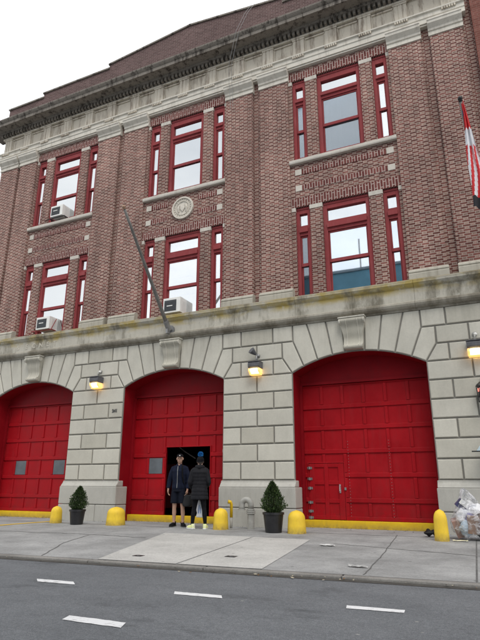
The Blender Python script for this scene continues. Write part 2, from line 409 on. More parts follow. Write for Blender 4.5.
def copy_tree(o, parent=None):
    c = o.copy(); COL.objects.link(c)
    if parent: c.parent = parent
    for ch in kids(o): copy_tree(ch, c)
    return c
def evaluate(ob, name, mat, parent=None, smooth=True):
    """replace a temporary object with modifiers by its evaluated mesh"""
    bpy.context.view_layer.update()
    dg = bpy.context.evaluated_depsgraph_get()
    me = bpy.data.meshes.new_from_object(ob.evaluated_get(dg)); me.name = name
    me.materials.clear()
    for m in (mat if isinstance(mat, (list, tuple)) else [mat]): me.materials.append(m)
    for p in me.polygons: p.use_smooth = smooth
    bpy.data.objects.remove(ob)
    o = bpy.data.objects.new(name, me); COL.objects.link(o)
    if parent: o.parent = parent
    return o
def fused(mb, name, mat, parent, voxel=.01, smooth=4, local=True):
    """one continuous skin over overlapping closed shapes (given in the parent's own space)"""
    o = mb.build('fuse_tmp', mat, None)
    r = o.modifiers.new('r', 'REMESH'); r.mode = 'VOXEL'; r.voxel_size = voxel
    if smooth:
        s = o.modifiers.new('s', 'SMOOTH'); s.factor = .5; s.iterations = smooth
    return evaluate(o, name, mat, parent)
def text_mesh(body, size, depth, name, mat, parent, x, y, z, spacing=1.0, bold=0.0):
    cu = bpy.data.curves.new('txt', 'FONT'); cu.body = body; cu.size = size; cu.extrude = depth; cu.offset = bold
    cu.align_x = 'CENTER'; cu.align_y = 'CENTER'; cu.space_character = spacing
    t = bpy.data.objects.new('txt', cu); COL.objects.link(t)
    o = evaluate(t, name, mat, parent, False)
    me = o.data; me.transform(Matrix.Rotation(PI/2, 4, 'X'))
    off = parent_world(parent) if parent else Vector((0,0,0))
    me.transform(Matrix.Translation(Vector((x,y,z))-off))
    return o

# ------------------------------------------------------------------ setting: ground, road, sidewalk
def curbY(x): return 7.62+.06*(x+.3)
def swz(x, y):
    c = curbY(x); return -.10*min(1, max(0, (13.0-y)/(13.0-c)))
ROAD = -.135
g = MB().add([(-300,-300,-.6),(300,-300,-.6),(300,300,-.6),(-300,300,-.6)], [(0,1,2,3)])
structure(g.build('ground', M['asphalt']))
r = MB(); r.add([(-120,-1.2+.06*-120,ROAD),(120,-1.2+.06*120,ROAD),(120,curbY(120)+.02,ROAD),(-120,curbY(-120)+.02,ROAD)], [(0,1,2,3)])
structure(r.build('road', M['asphalt']))
w = MB(); xs = [-60,-40,-30,-24]+[-20+i for i in range(0,26)]+[10,20,40,60]
X0 = 0
def walk_strip(x0, x1):
    a = [(x, curbY(x)+.16) for x in (x0, x1)]
    q = [(x0,curbY(x0)+.16),(x1,curbY(x1)+.16),(x1,10.3),(x0,10.3),(x1,13.0),(x0,13.0),(x1,14.6),(x0,14.6)]
    V = [(x,y,swz(x,y)) for x,y in q]
    w.add(V, [(0,1,2,3),(3,2,4,5),(5,4,6,7)])
for a, b in zip(xs[:-1], xs[1:]): walk_strip(a, b)
structure(w.build('sidewalk', M['walk']))
def strip_on_walk(mb, pts, width, lift, mi=0):
    for (xa,ya),(xb,yb) in zip(pts[:-1], pts[1:]):
        d = Vector((xb-xa,yb-ya)).normalized()*width/2; nx, ny = -d.y, d.x
        mb.add([(xa-nx,ya-ny,swz(xa,ya-ny)+lift),(xb-nx,yb-ny,swz(xb,yb-ny)+lift),(xb+nx,yb+ny,swz(xb,yb+ny)+lift),(xa+nx,ya+ny,swz(xa,ya+ny)+lift)],[(0,1,2,3)],mi)
def wavy(pts, amp=.05, n=14):
    out = []
    for (xa,ya),(xb,yb) in zip(pts[:-1], pts[1:]):
        for i in range(n):
            t = i/n; out.append((xa+(xb-xa)*t+random.uniform(-amp,amp)*.5, ya+(yb-ya)*t+random.uniform(-amp,amp)))
    return out+[pts[-1]]
cr = MB()
strip_on_walk(cr, wavy([(-16,10.3),(-10.3,10.3),(-8.9,10.45),(-7.0,10.36)], .05), .032, .004)
strip_on_walk(cr, wavy([(-7.06,7.42),(-7.99,8.93),(-8.5,10.3)], .02, 6), .022, .004)
strip_on_walk(cr, wavy([(-1.75,7.75),(-1.83,9.37),(-2.12,12.95)], .02), .017, .004)
strip_on_walk(cr, [(-.36,7.8),(-.5,12.7)], .022, .004)
strip_on_walk(cr, wavy([(-3.0,10.9),(-.4,10.2),(4,10.1)], .02), .025, .004)
strip_on_walk(cr, wavy([(-16,12.75),(-9,12.72),(-3,12.75),(2,12.8)], .015), .025, .004)
strip_on_walk(cr, [(-11.2,7.2),(-11.9,10.2)], .022, .004)
structure(cr.build('pavement_joints', M['crack']))
sl = MB()
def on_walk(mb, poly, lift, div=8):
    (x0,y0),(x1,y1),(x2,y2),(x3,y3) = poly
    n = div; vs = []
    for j in range(n+1):
        for i in range(n+1):
            s, t = i/n, j/n
            x = (x0*(1-s)+x1*s)*(1-t)+(x3*(1-s)+x2*s)*t; y = (y0*(1-s)+y1*s)*(1-t)+(y3*(1-s)+y2*s)*t
            vs.append((x,y,swz(x,y)+lift))
    mb.add(vs, [(j*(n+1)+i,j*(n+1)+i+1,(j+1)*(n+1)+i+1,(j+1)*(n+1)+i) for j in range(n) for i in range(n)])
on_walk(sl, [(-5.93,7.45),(-4.53,7.53),(-4.93,11.38),(-7.17,11.4)], .006)
on_walk(sl, [(-4.5,7.53),(-3.16,7.62),(-3.62,11.34),(-4.9,11.38)], .006)
structure(sl.build('concrete_apron', M['slab']))
yl = MB(); strip_on_walk(yl, [(-12.15,13.0),(-12.4,12.0),(-12.75,9.2)], .22, .007)
structure(yl.build('painted_line', M['yline']))
cb = MB()
for i in range(-40, 30, 2):
    x0, x1 = i+.008, i+1.992
    ya, yb = curbY(x0), curbY(x1)
    zt = -.10
    V = [(x0,ya,ROAD-.2),(x1,yb,ROAD-.2),(x1,yb+.16,ROAD-.2),(x0,ya+.16,ROAD-.2),(x0,ya+.015,zt),(x1,yb+.015,zt),(x1,yb+.16,zt+.002),(x0,ya+.16,zt+.002)]
    cb.add(V, [(0,3,2,1),(4,5,6,7),(0,1,5,4),(1,2,6,5),(2,3,7,6),(3,0,4,7)])
structure(cb.build('curb', M['curb'], bevel=.012))
wl = MB(); rs_ = random.Random(8)
for i in range(520):
    x = rs_.uniform(-16, .6); y = 13.63-abs(rs_.gauss(0, .10)) if not any(abs(x-c) < 1.75 for c in (-14.29,-8.65,-2.98)) else 14.30-abs(rs_.gauss(0,.25))
    s = rs_.uniform(.006, .02); a = rs_.uniform(0, 6)
    wl.add([(x+s*math.cos(a+k*1.57), y+s*math.sin(a+k*1.57)*.7, .006+rs_.random()*.012) for k in range(4)], [(0,1,2,3)])
wo_ = wl.build('wall_foot_grit', plain('grit', (.07,.06,.05), .95, .5, 9), fix=False); wo_['kind'] = 'stuff'; wo_['label'] = 'grit and leaf crumbs along the foot of the wall'
gt = MB()      # dirt lying in the gutter
gt.add([(-40,curbY(-40)-.16,ROAD+.004),(30,curbY(30)-.16,ROAD+.004),(30,curbY(30)+.01,ROAD+.004),(-40,curbY(-40)+.01,ROAD+.004)],[(0,1,2,3)])
structure(gt.build('gutter', plain('gutter_dirt', (.062,.058,.052), .95, .4, 9)))
def dash(pts):
    mb = MB(); n = 14; P = [Vector((x*.972,y*.972,ROAD+.005)) for x,y in pts]; vs = []
    for j in (0,1):
        a, b = (P[0],P[1]) if j == 0 else (P[3],P[2])
        for i in range(n+1):
            q = a.lerp(b, i/n); vs.append((q.x,q.y+random.uniform(-.006,.006),q.z))
    mb.add(vs, [(i,i+1,n+2+i,n+1+i) for i in range(n)])
    return structure(mb.build('lane_marking', M['lane']))
dash([(-5.57,5.81),(-4.98,5.85),(-5.14,6.0),(-5.73,5.97)])
dash([(-3.53,5.86),(-2.92,5.89),(-3.0,6.03),(-3.61,6.0)])
dash([(-1.55,5.99),(-.98,6.03),(-.99,6.16),(-1.58,6.13)])
dash([(-3.83,4.36),(-3.15,4.35),(-3.22,4.52),(-3.88,4.52)])
# far sidewalk behind the camera
fs = MB(); fs.box(-60,60,-14,-1.5,-.5,-.05); 
fs.v = [(x, y+(.06*x if y > -5 else 0), z) for x,y,z in fs.v]
structure(fs.build('far_sidewalk', M['walk']))

# ------------------------------------------------------------------ the fire station
DC = [-14.29, -8.65, -2.98]        # garage door centres
WC = [-14.27, -8.68, -3.06]        # window bay centres
HW = 1.77                          # half door width
ZS, ZC = 4.02, 4.47                # arch spring / crown
Rr = (HW**2+(ZC-ZS)**2)/(2*(ZC-ZS))
def arc(dx): return ZC-Rr+math.sqrt(max(0, Rr*Rr-dx*dx))
YS, YB, YP, YBW = 13.75, 13.785, 14.0, 14.08
XL, XR = -18.1, .78
FS = thing('fire_station', 'red brick fire house with grey stone base, three arched red doors and stepped gable', 'building', (-8.65, 14, 0))

# --- stone base: backing wall with three arched openings
edges = [XL]+sum([[c-HW, c+HW] for c in DC], [])+[XR]
b = MB()
for i in range(0, len(edges), 2): b.box(edges[i], edges[i+1], YB, 14.5, 0, 5.42)
for c in DC:
    n = 28
    for i in range(n):
        a0 = -HW+2*HW*i/n; a1 = -HW+2*HW*(i+1)/n
        b.yprism([(c+a0,arc(a0)),(c+a1,arc(a1)),(c+a1,5.42),(c+a0,5.42)], YB, 14.5)
b.build('base_wall', M['joint'], FS)
# --- rusticated blocks
bk = MB(); facing = []
rows = [1.18,1.66,2.13,2.60,3.07,3.545,4.02]
def course_blocks(x0, x1, xm, narrow):
    for i in range(len(rows)-1):
        js = [xm] if i % 2 == (len(rows)) % 2 else [xm-.5, xm+.5]
        if narrow: js = [j for j in js if x0+.15 < j < x1-.15]
        xx = [x0]+js+[x1]
        for a, c in zip(xx[:-1], xx[1:]): bk.block([(a,rows[i]),(c,rows[i]),(c,rows[i+1]),(a,rows[i+1])], YS, YB+.01)
piers = [(edges[i], edges[i+1]) for i in range(0, len(edges), 2)]
mids = [DC[0]-2.83, (DC[0]+DC[1])/2, (DC[1]+DC[2])/2, DC[2]+2.83]
for (x0,x1), xm in zip(piers, mids):
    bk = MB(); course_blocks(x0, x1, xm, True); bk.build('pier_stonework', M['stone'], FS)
def arcpts(a, c, n=8): return [(a+(c-a)*i/n, arc(a+(c-a)*i/n)) for i in range(n+1)]
TOP = 5.40
for c in DC:
    for sgn in (1, -1):
        bk = MB()
        V1 = arcpts(.26,.61)+[(.77,TOP),(.3,TOP)]
        V2 = arcpts(.61,1.03)+[(1.32,TOP),(.77,TOP)]
        V3 = arcpts(1.03,1.43)+[(1.73,4.92),(1.73,TOP),(1.32,TOP)]
        V4 = arcpts(1.43,1.77)+[(2.05,4.46),(2.06,4.92),(1.73,4.92)]
        for V in (V1,V2,V3,V4):
            P = [(c+sgn*x,z) for x,z in V]
            if sgn < 0: P = P[::-1]
            bk.block(P, YS, YB+.01)
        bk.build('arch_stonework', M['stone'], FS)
def above(xl, xr, c0, c1, xm):
    # three courses over a pier between arch centres c0 (left) and c1 (right)
    L1 = (c0+1.77, c0+2.05) if c0 is not None else (xl, xl); R1 = (c1-1.77, c1-2.05) if c1 is not None else (xr, xr)
    global bk
    bk = MB(); ja = [j for j in (xm-.5, xm+.5) if L1[1]+.1 < j < R1[1]-.1]
    def row(z0, z1, l0, l1, r0, r1, js):
        xx = [(l0,l1)]+[(j,j) for j in js]+[(r0,r1)]
        for (a0,a1),(b0,b1) in zip(xx[:-1], xx[1:]): bk.block([(a0,z0),(b0,z0),(b1,z1),(a1,z1)], YS, YB+.01)
    row(4.02,4.46,L1[0],L1[1],R1[0],R1[1],ja)
    l = c0+2.06 if c0 is not None else xl; r_ = c1-2.06 if c1 is not None else xr
    row(4.46,4.92,l,l,r_,r_,[j for j in (xm,) if l+.1 < j < r_-.1])
    l = c0+1.73 if c0 is not None else xl; r_ = c1-1.73 if c1 is not None else xr
    row(4.92,TOP,l,l,r_,r_,ja)
    bk.build('pier_stonework', M['stone'], FS)
above(XL, None, None, DC[0], mids[0]); above(None,None,DC[0],DC[1],mids[1]); above(None,None,DC[1],DC[2],mids[2]); above(None,XR,DC[2],None,mids[3])
# --- plinth
for (x0,x1) in piers:
    pl = MB()
    for z0, z1 in ((-.3,.47),(.485,1.0)):
        xx = [x0]+([ (x0+x1)/2+.35] if x1-x0 > 1.8 and z0 < 0 else [])+[x1]
        for a, c in zip(xx[:-1], xx[1:]): pl.box(a-.045 if a==x0 else a+.006, c+.045 if c==x1 else c-.006, YS-.11, 14.2, z0, z1)
    pl.xprism([(YS-.11,1.004),(YS-.005,1.13),(YS-.005,1.17),(14.0,1.17),(14.0,1.004)], x0-.03, x1+.03)
    pl.build('plinth', M['plinth'], FS, bevel=.02)
# --- keystones: scroll brackets
for c in DC:
    k = MB(); prof = []
    for i in range(25):
        t = i/24; z = 5.37-.87*t
        # projection: scroll roll at top, waist, small roll at bottom
        y = .13+.11*math.exp(-((t-.10)/.13)**2)+.075*math.exp(-((t-.93)/.07)**2)-.055*math.exp(-((t-.68)/.18)**2)
        prof.append((z, y, .33-.10*t+.012*math.sin(t*9)))
    n = len(prof)
    for sx in (-1, 1): pass
    vs = [(c-wd, YS-y, z) for z,y,wd in prof]+[(c+wd, YS-y, z) for z,y,wd in prof]+[(c-wd, YS+.03, z) for z,y,wd in prof]+[(c+wd, YS+.03, z) for z,y,wd in prof]
    f = []
    for i in range(n-1):
        f += [(i,i+1,n+i+1,n+i),(2*n+i,i,i+1,2*n+i+1),(n+i,n+i+1,3*n+i+1,3*n+i)]
    f += [(0,n,3*n,2*n),(n-1,2*n-1,4*n-1,3*n-1)]
    k.add(vs, f)
    # fillets and side volutes
    for sx in (-1, 1):
        k.tube([(c+sx*.3,YS-.17,5.26),(c+sx*.345,YS-.17,5.26)], .085, 14); k.tube([(c+sx*.22,YS-.14,4.58),(c+sx*.25,YS-.14,4.58)], .05, 12)
    for sx in (-.17, .17): k.tube([(c+sx*.9, YS-p[1]-.002, p[0]) for p in prof[2:-2]], .014, 6)
    k.box(c-.36,c+.36,YS-.24,YS,5.345,5.385)
    o = k.build('keystone', M['stone'], FS, bevel=.008)
# --- string course over the base
st = MB(); prof = [(14.5,5.385),(13.74,5.385),(13.73,5.43),(13.66,5.45),(13.62,5.49),(13.60,5.54),(13.61,5.59),(13.65,5.62),(13.69,5.63),(13.69,5.98),(13.64,6.02),(13.60,6.07),(13.58,6.09),(13.58,6.16),(13.62,6.20),(14.5,6.23)]
x = XL-.12; rs = random.Random(3)
while x < XR+.1:
    x1 = min(x+rs.uniform(1.5,2.0), XR+.12)
    st.xprism(prof, x+.003, x1-.003); x = x1
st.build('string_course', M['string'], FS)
for ch_, x_ in zip('SECNET', (-15.22,-14.80,-14.46,-14.12,-13.80,-13.48)): text_mesh(ch_, .23, .006, 'carved_letter', M['carve'], FS, x_, 13.686, 5.79, 1.0, .006)
# --- upper brickwork
pil = [(-17.95,-16.98),(-16.83,-15.9),(-12.63,-11.62),(-11.37,-10.33),(-7.03,-6.02),(-5.75,-4.74),(-1.41,-.45),(-.17,.74)]
for x0, x1 in pil: MB().box(x0, x1, YP, 14.5, 6.2, 14.05).build('pilaster', M['brick'], FS)
for a, c in zip(pil[0::2], pil[1::2]): MB().box(a[1], c[0], YP+.11, 14.5, 6.2, 14.6).build('brick_wall', M['brick'], FS)
MB().box(.742, 1.015, YP+.14, 14.5, 6.2, 15.8).build('brick_wall', M['brick'], FS)
for x0, x1 in pil:
    e = .035; caps = MB()
    caps.xprism([(14.3,14.03),(13.965,14.03),(13.965,14.12),(13.985,14.135),(13.985,14.19),(13.95,14.20),(13.94,14.27),(13.88,14.33),(13.83,14.38),(13.82,14.46),(13.80,14.47),(13.80,14.53),(14.3,14.53)], x0-e, x1+e)
    caps.build('pilaster_cap', M['upper'], FS, bevel=.006)
for x0, x1 in pil:
    e = .03; bs = MB()
    bs.xprism([(14.2,6.2),(13.87,6.2),(13.87,6.44),(13.89,6.46),(13.87,6.49),(13.88,6.53),(13.93,6.58),(14.2,6.6)], x0-e, x1+e)
    bs.build('pilaster_base', M['ledge2'], FS, bevel=.008)
zones = [(6.2, 9.28), (10.93, 14.03)]
for ci, c in enumerate(WC):
    br = MB()
    pr = [p for p in pil]
    l = max(p[1] for p in pil if p[1] < c); r_ = min(p[0] for p in pil if p[0] > c)
    for z0, z1 in zones:
        for a, d in ((l, c-1.56), (c-1.095,c-.71), (c+.71,c+1.095), (c+1.56,r_)):
            br.box(a, d, YBW, 14.5, z0, z1-.14)
            if a > l-.001 and d < r_+.001:
                MB().box(a-.012 if a > l else a, d+.012 if d < r_ else d, YBW-.012, 14.5, z1-.14, z1).build('cap_stone', M['ledge'], FS, bevel=.008)
        MB().box(l, r_, YBW-.012, 14.5, z1, z1+.30).build('soldier_course', M['soldier'], FS)
    br.box(l, r_, YBW, 14.5, 9.58, 10.78); br.box(l, r_, YBW, 14.5, 14.33, 14.6)
    # spandrel: light stone squares with soldier bands between
    for sx in (-1.42, 1.42):
        for z in (9.93, 10.5): MB().box(c+sx-.105, c+sx+.105, YBW-.016, YBW+.02, z-.1, z+.1).build('corner_stone', M['ledge'], FS, bevel=.006)
    for z in (9.93, 10.5):
        for a, d in (((-1.3, 1.3),) if ci != 1 else ((-1.3,-.6),(.6,1.3))): MB().box(c+a, c+d, YBW-.014, YBW+.02, z-.095, z+.095).build('soldier_course', M['soldier'], FS)
    br.build('brick_wall', M['brick'], FS)
    sill = MB().xprism([(14.3,10.78),(13.97,10.78),(13.955,10.82),(13.955,10.90),(14.0,10.93),(14.3,10.95)], l+.002, r_-.002)
    sill.build('window_sill', M['ledge'], FS, bevel=.006)
# --- seal medallion
md = MB(); cx, cz = WC[1], 10.2
def disc(r0, r1, y0, y1, n=40):
    v = []
    for r in (r0, r1):
        for y in (y0, y1):
            v += [(cx+r*math.cos(2*PI*k/n), y, cz+r*math.sin(2*PI*k/n)) for k in range(n)]
    f = []
    for k in range(n):
        k2 = (k+1) % n
        f += [(k,k2,2*n+k2,2*n+k),(2*n+k,2*n+k2,3*n+k2,3*n+k),(n+k,n+k2,k2,k),(n+k,3*n+k,3*n+k2,n+k2)]
    md.add(v, f)
disc(.36,.42,YBW-.07,YBW+.01); disc(.245,.275,YBW-.055,YBW+.01); disc(.0005,.36,YBW-.03,YBW+.01)
for k in range(22):
    a = 2*PI*k/22; md.box(cx+.318*math.cos(a)-.017, cx+.318*math.cos(a)+.017, YBW-.05, YBW-.02, cz+.318*math.sin(a)-.024, cz+.318*math.sin(a)+.024)
md.yprism([(cx-.09,cz+.11),(cx-.09,cz-.02),(cx,cz-.15),(cx+.09,cz-.02),(cx+.09,cz+.11)][::1], YBW-.06, YBW-.02)
for sx in (-1,1): md.tube([(cx+sx*.15,YBW-.035,cz-.16),(cx+sx*.16,YBW-.05,cz),(cx+sx*.14,YBW-.04,cz+.12)], [.03,.045,.03], 8)
md.build('seal_medallion', M['medal'], FS, bevel=.006)
# --- entablature
ar = MB().xprism([(14.4,14.50),(13.93,14.50),(13.93,14.66),(13.905,14.68),(13.905,14.82),(13.85,14.845),(13.85,14.895),(14.4,14.895)], XL+.02, XR+.1)
ar.xprism([(14.4,14.44),(13.965,14.44),(13.965,14.498),(14.4,14.498)], XL+.05, XR)
ar.build('architrave', M['upper'], FS, bevel=.005)
fr = MB().box(XL+.08, XR+.02, 14.035, 14.4, 14.9, 15.62)
tx = [-.93-1.12*i for i in range(16)]+[.45]
for t in tx:
    if t < XL+.2: continue
    for dx in (-.135, 0, .135): fr.box(t+dx-.052, t+dx+.052, 13.955, 14.03, 14.9, 15.55)
    fr.box(t-.2, t+.2, 13.966, 14.034, 14.9, 15.54); fr.box(t-.215, t+.215, 13.935, 14.03, 15.553, 15.618)
    gut = MB()
    for k in range(6): gut.box(t-.2+k*.07, t-.2+k*.07+.045, 13.855, 13.9, 14.765, 14.843)
    gut.build('guttae', M['frieze'], FS)
for a, d in zip(tx[1:16], tx[:15]):          # sunk panel frames
    if a < XL+.2: continue
    fr.box(a+.215, d-.215, 13.985, 14.034, 15.52, 15.57); fr.box(a+.205, a+.245, 14.005, 14.034, 14.902, 15.518); fr.box(d-.245, d-.205, 14.005, 14.034, 14.902, 15.518)
fr.box(XL+.06, XR+.04, 13.92, 14.4, 15.622, 15.70)
fr.build('frieze', M['frieze'], FS, bevel=.004)
co = MB()
x = XL+.05
while x < XR+.05: co.box(x, x+.085, 13.80, 13.95, 15.70, 15.84); x += .16
co.xprism([(14.4,15.702),(13.93,15.702),(13.93,15.842),(13.80,15.845),(13.76,15.87),(13.74,15.90),(14.4,15.90)], XL+.04, XR+.06)
co.build('dentil_band', M['cornice'], FS)
cn = MB().xprism([(14.4,15.905),(13.43,15.905),(13.42,15.87),(13.38,15.87),(13.38,16.0),(13.36,16.01),(13.32,16.05),(13.29,16.09),(13.28,16.14),(14.4,16.24)], XL-.55, XR+.17)
cn.build('cornice', M['cornice'], FS, bevel=.008)
# --- parapet with stepped gable
GX = -8.68
pp = [(-18.12,16.15),(.72,16.15),(.72,17.38),(-1.25,17.38),(-1.25,17.58),(-4.78,17.58),(-4.78,17.76),(GX+2.0,18.02),(GX,18.2),(GX-3.85,17.78),(GX-3.85,17.6),(-16.1,17.58),(-16.1,17.36),(-18.12,17.36)]
pa = MB()
segs = [(-18.12,-16.1,17.36,17.36),(-16.1,GX-3.85,17.58,17.58),(GX-3.85,GX,17.78,18.2),(GX,GX+3.85,18.2,17.78),(GX+3.85,-1.25,17.58,17.58),(-1.25,.72,17.36,17.36)]
for x0,x1,za,zb in segs: pa.yprism([(x0,16.1),(x1,16.1),(x1,zb),(x0,za)], 14.08, 14.42)
pa.build('parapet', M['parapet'], FS)
cp = MB()
for x0,x1,za,zb in segs: cp.yprism([(x0-.03,za+.002),(x1+.03,zb+.002),(x1+.03,zb+.07),(x0-.03,za+.07)], 14.03, 14.47)
cp.build('parapet_coping', M['cornice'], FS)
# --- body behind the front
bd = MB(); bd.box(XL+.1, XL+.4, 14.5, 30, -.3, 16.3); bd.box(XR-.3, XR-.02, 14.5, 30, -.3, 16.3); bd.box(XL+.4, XR-.3, 29.6, 30, -.3, 16.3)
bd.build('side_wall', M['brick_side'], FS)
MB().box(XL+.42, XR-.32, 14.52, 29.58, 15.95, 16.15).build('roof', M['cornice'], FS)
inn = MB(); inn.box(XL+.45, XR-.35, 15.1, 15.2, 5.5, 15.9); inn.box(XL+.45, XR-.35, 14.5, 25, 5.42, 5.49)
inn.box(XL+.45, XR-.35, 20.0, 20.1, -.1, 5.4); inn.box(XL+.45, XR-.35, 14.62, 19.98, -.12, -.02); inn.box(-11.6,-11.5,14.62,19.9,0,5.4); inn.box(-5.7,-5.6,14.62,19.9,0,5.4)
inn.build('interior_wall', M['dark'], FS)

# ------------------------------------------------------------------ windows
YF = 14.15
def window(c, kind, z0, head, blinds, glass, name='window'):
    """kind 'main' or 'side'; z0 frame bottom, head frame top; blinds: list of (z0,z1,material)"""
    hw = .708 if kind == 'main' else .2315
    st_ = .125 if kind == 'main' else .105
    up = head-z0 > 3.0 and z0 > 9
    if z0 > 9: t0, t1, tt, m0, m1, lb = 13.08, 13.36, 13.76, 12.035, 12.135, 11.13
    else: t0, t1, tt, m0, m1, lb = 8.32, 8.66, 9.06, 7.325, 7.425, 6.40
    w_ = MB()
    for s in (-1, 1): w_.box(c+s*hw if s < 0 else c+hw-st_, c-hw+st_ if s < 0 else c+hw, YF, YF+.16, z0, head)
    w_.box(c-hw+st_, c+hw-st_, YF, YF+.16, tt, head)
    w_.box(c-hw+st_, c+hw-st_, YF+.01, YF+.16, t0, t1)
    w_.box(c-hw+st_-.01, c+hw-st_+.01, YF-.045, YF+.05, t0+.10, t1-.10)
    w_.box(c-hw+st_, c+hw-st_, YF, YF+.16, z0, z0+.07)
    w_.box(c-hw+.03, c+hw-.03, YF-.02, YF-.001, head-.09, head-.02)
    o = w_.build(name, M['frame'], FS, bevel=.008)
    sa = MB(); k = .045; xl, xr = c-hw+st_+.002, c+hw-st_-.002
    for (a, d, y) in ((m0, t0-.002, YF+.05), (z0+.072, m1-.02, YF+.09)):
        bot = .15 if d < t0-.3 and a < m0 else (m1-m0)*.95
        sa.box(xl, xl+k, y, y+.038, a, d); sa.box(xr-k, xr, y, y+.038, a, d)
        sa.box(xl+k, xr-k, y, y+.038, a, a+(lb-z0-.072 if a < m0 else m1-m0)); sa.box(xl+k, xr-k, y, y+.038, d-.05, d)
    sa.build('sash', M['frame'], o, bevel=.004)
    pn = MB()
    gm = glass if isinstance(glass, (list, tuple)) else [glass]*3
    for i, (a, d, y) in enumerate(((t1, tt, YF+.08), (m1-.01, t0-.045, YF+.067), (lb-.01, m0+.01, YF+.107))):
        pn.box(xl+(k-.01 if i else 0), xr-(k-.01 if i else 0), y, y+.006, a, d, i)
    pn.build('pane', gm, o)
    bl = MB(); ms = []
    for a, d, m in blinds:
        ms.append(m); n = 10; vs = []
        for i in range(n+1):
            x = c-hw+st_*.6+(2*hw-st_*1.2)*i/n
            for zz in (a, d): vs.append((x, YF+.19+.006*math.sin(i*2.1+c), zz))
        bl.add(vs, [(2*i,2*i+2,2*i+3,2*i+1) for i in range(n)], len(ms)-1)
    if ms: bl.build('blind', ms, o)
    return o
W, Gy, Sc = M['blind'], M['blind_grey'], M['screen']
G1, G2, G3 = M['glass'], M['glass_mirror'], M['glass_screen']
U0, U1, L0, L1 = 10.952, 14.03, 6.235, 9.28
full_u = [(U0, 14.0, W)]; full_l = [(L0, 9.25, W)]
# upper storey, left to right
window(WC[0], 'main', U0, U1, full_u, G1); window(WC[1], 'main', U0, U1, full_u, G1)
window(WC[2], 'main', U0, U1, [(13.2,14.0,W),(U0,13.19,Sc)], [G1,G3,G3])
window(WC[0]-1.3275, 'side', U0, U1, full_u, G1); window(WC[0]+1.3275, 'side', U0, U1, full_u, G1)
window(WC[1]-1.3275, 'side', U0, U1, full_u, G1); window(WC[1]+1.3275, 'side', U0, U1, full_u, G1)
window(WC[2]-1.3275, 'side', U0, U1, [(13.2,14.0,W),(U0,13.19,Sc)], [G1,G3,G3]); window(WC[2]+1.3275, 'side', U0, U1, full_u, G1)
# lower storey
window(WC[0], 'main', L0, L1, full_l, G1)
window(WC[1], 'main', L0, L1, [(7.75,9.25,Gy),(7.1,7.74,M['blind_grey']),(L0,7.09,W)], G1)
window(WC[2], 'main', L0, L1, [(8.4,9.25,W)], [G1,G2,G2])
window(WC[0]-1.3275, 'side', L0, L1, full_l, G1)
window(WC[0]+1.3275, 'side', L0, L1, [(7.3,9.25,W)], G1)
window(WC[1]-1.3275, 'side', L0, L1, full_l, G1); window(WC[1]+1.3275, 'side', L0, L1, [(L0,9.25,Gy)], G1)
window(WC[2]-1.3275, 'side', L0, L1, [(8.4,9.25,W),(L0,8.39,Sc)], [G1,G3,G3])
window(WC[2]+1.3275, 'side', L0, L1, [(8.4,9.25,W)], [G1,G2,G2])

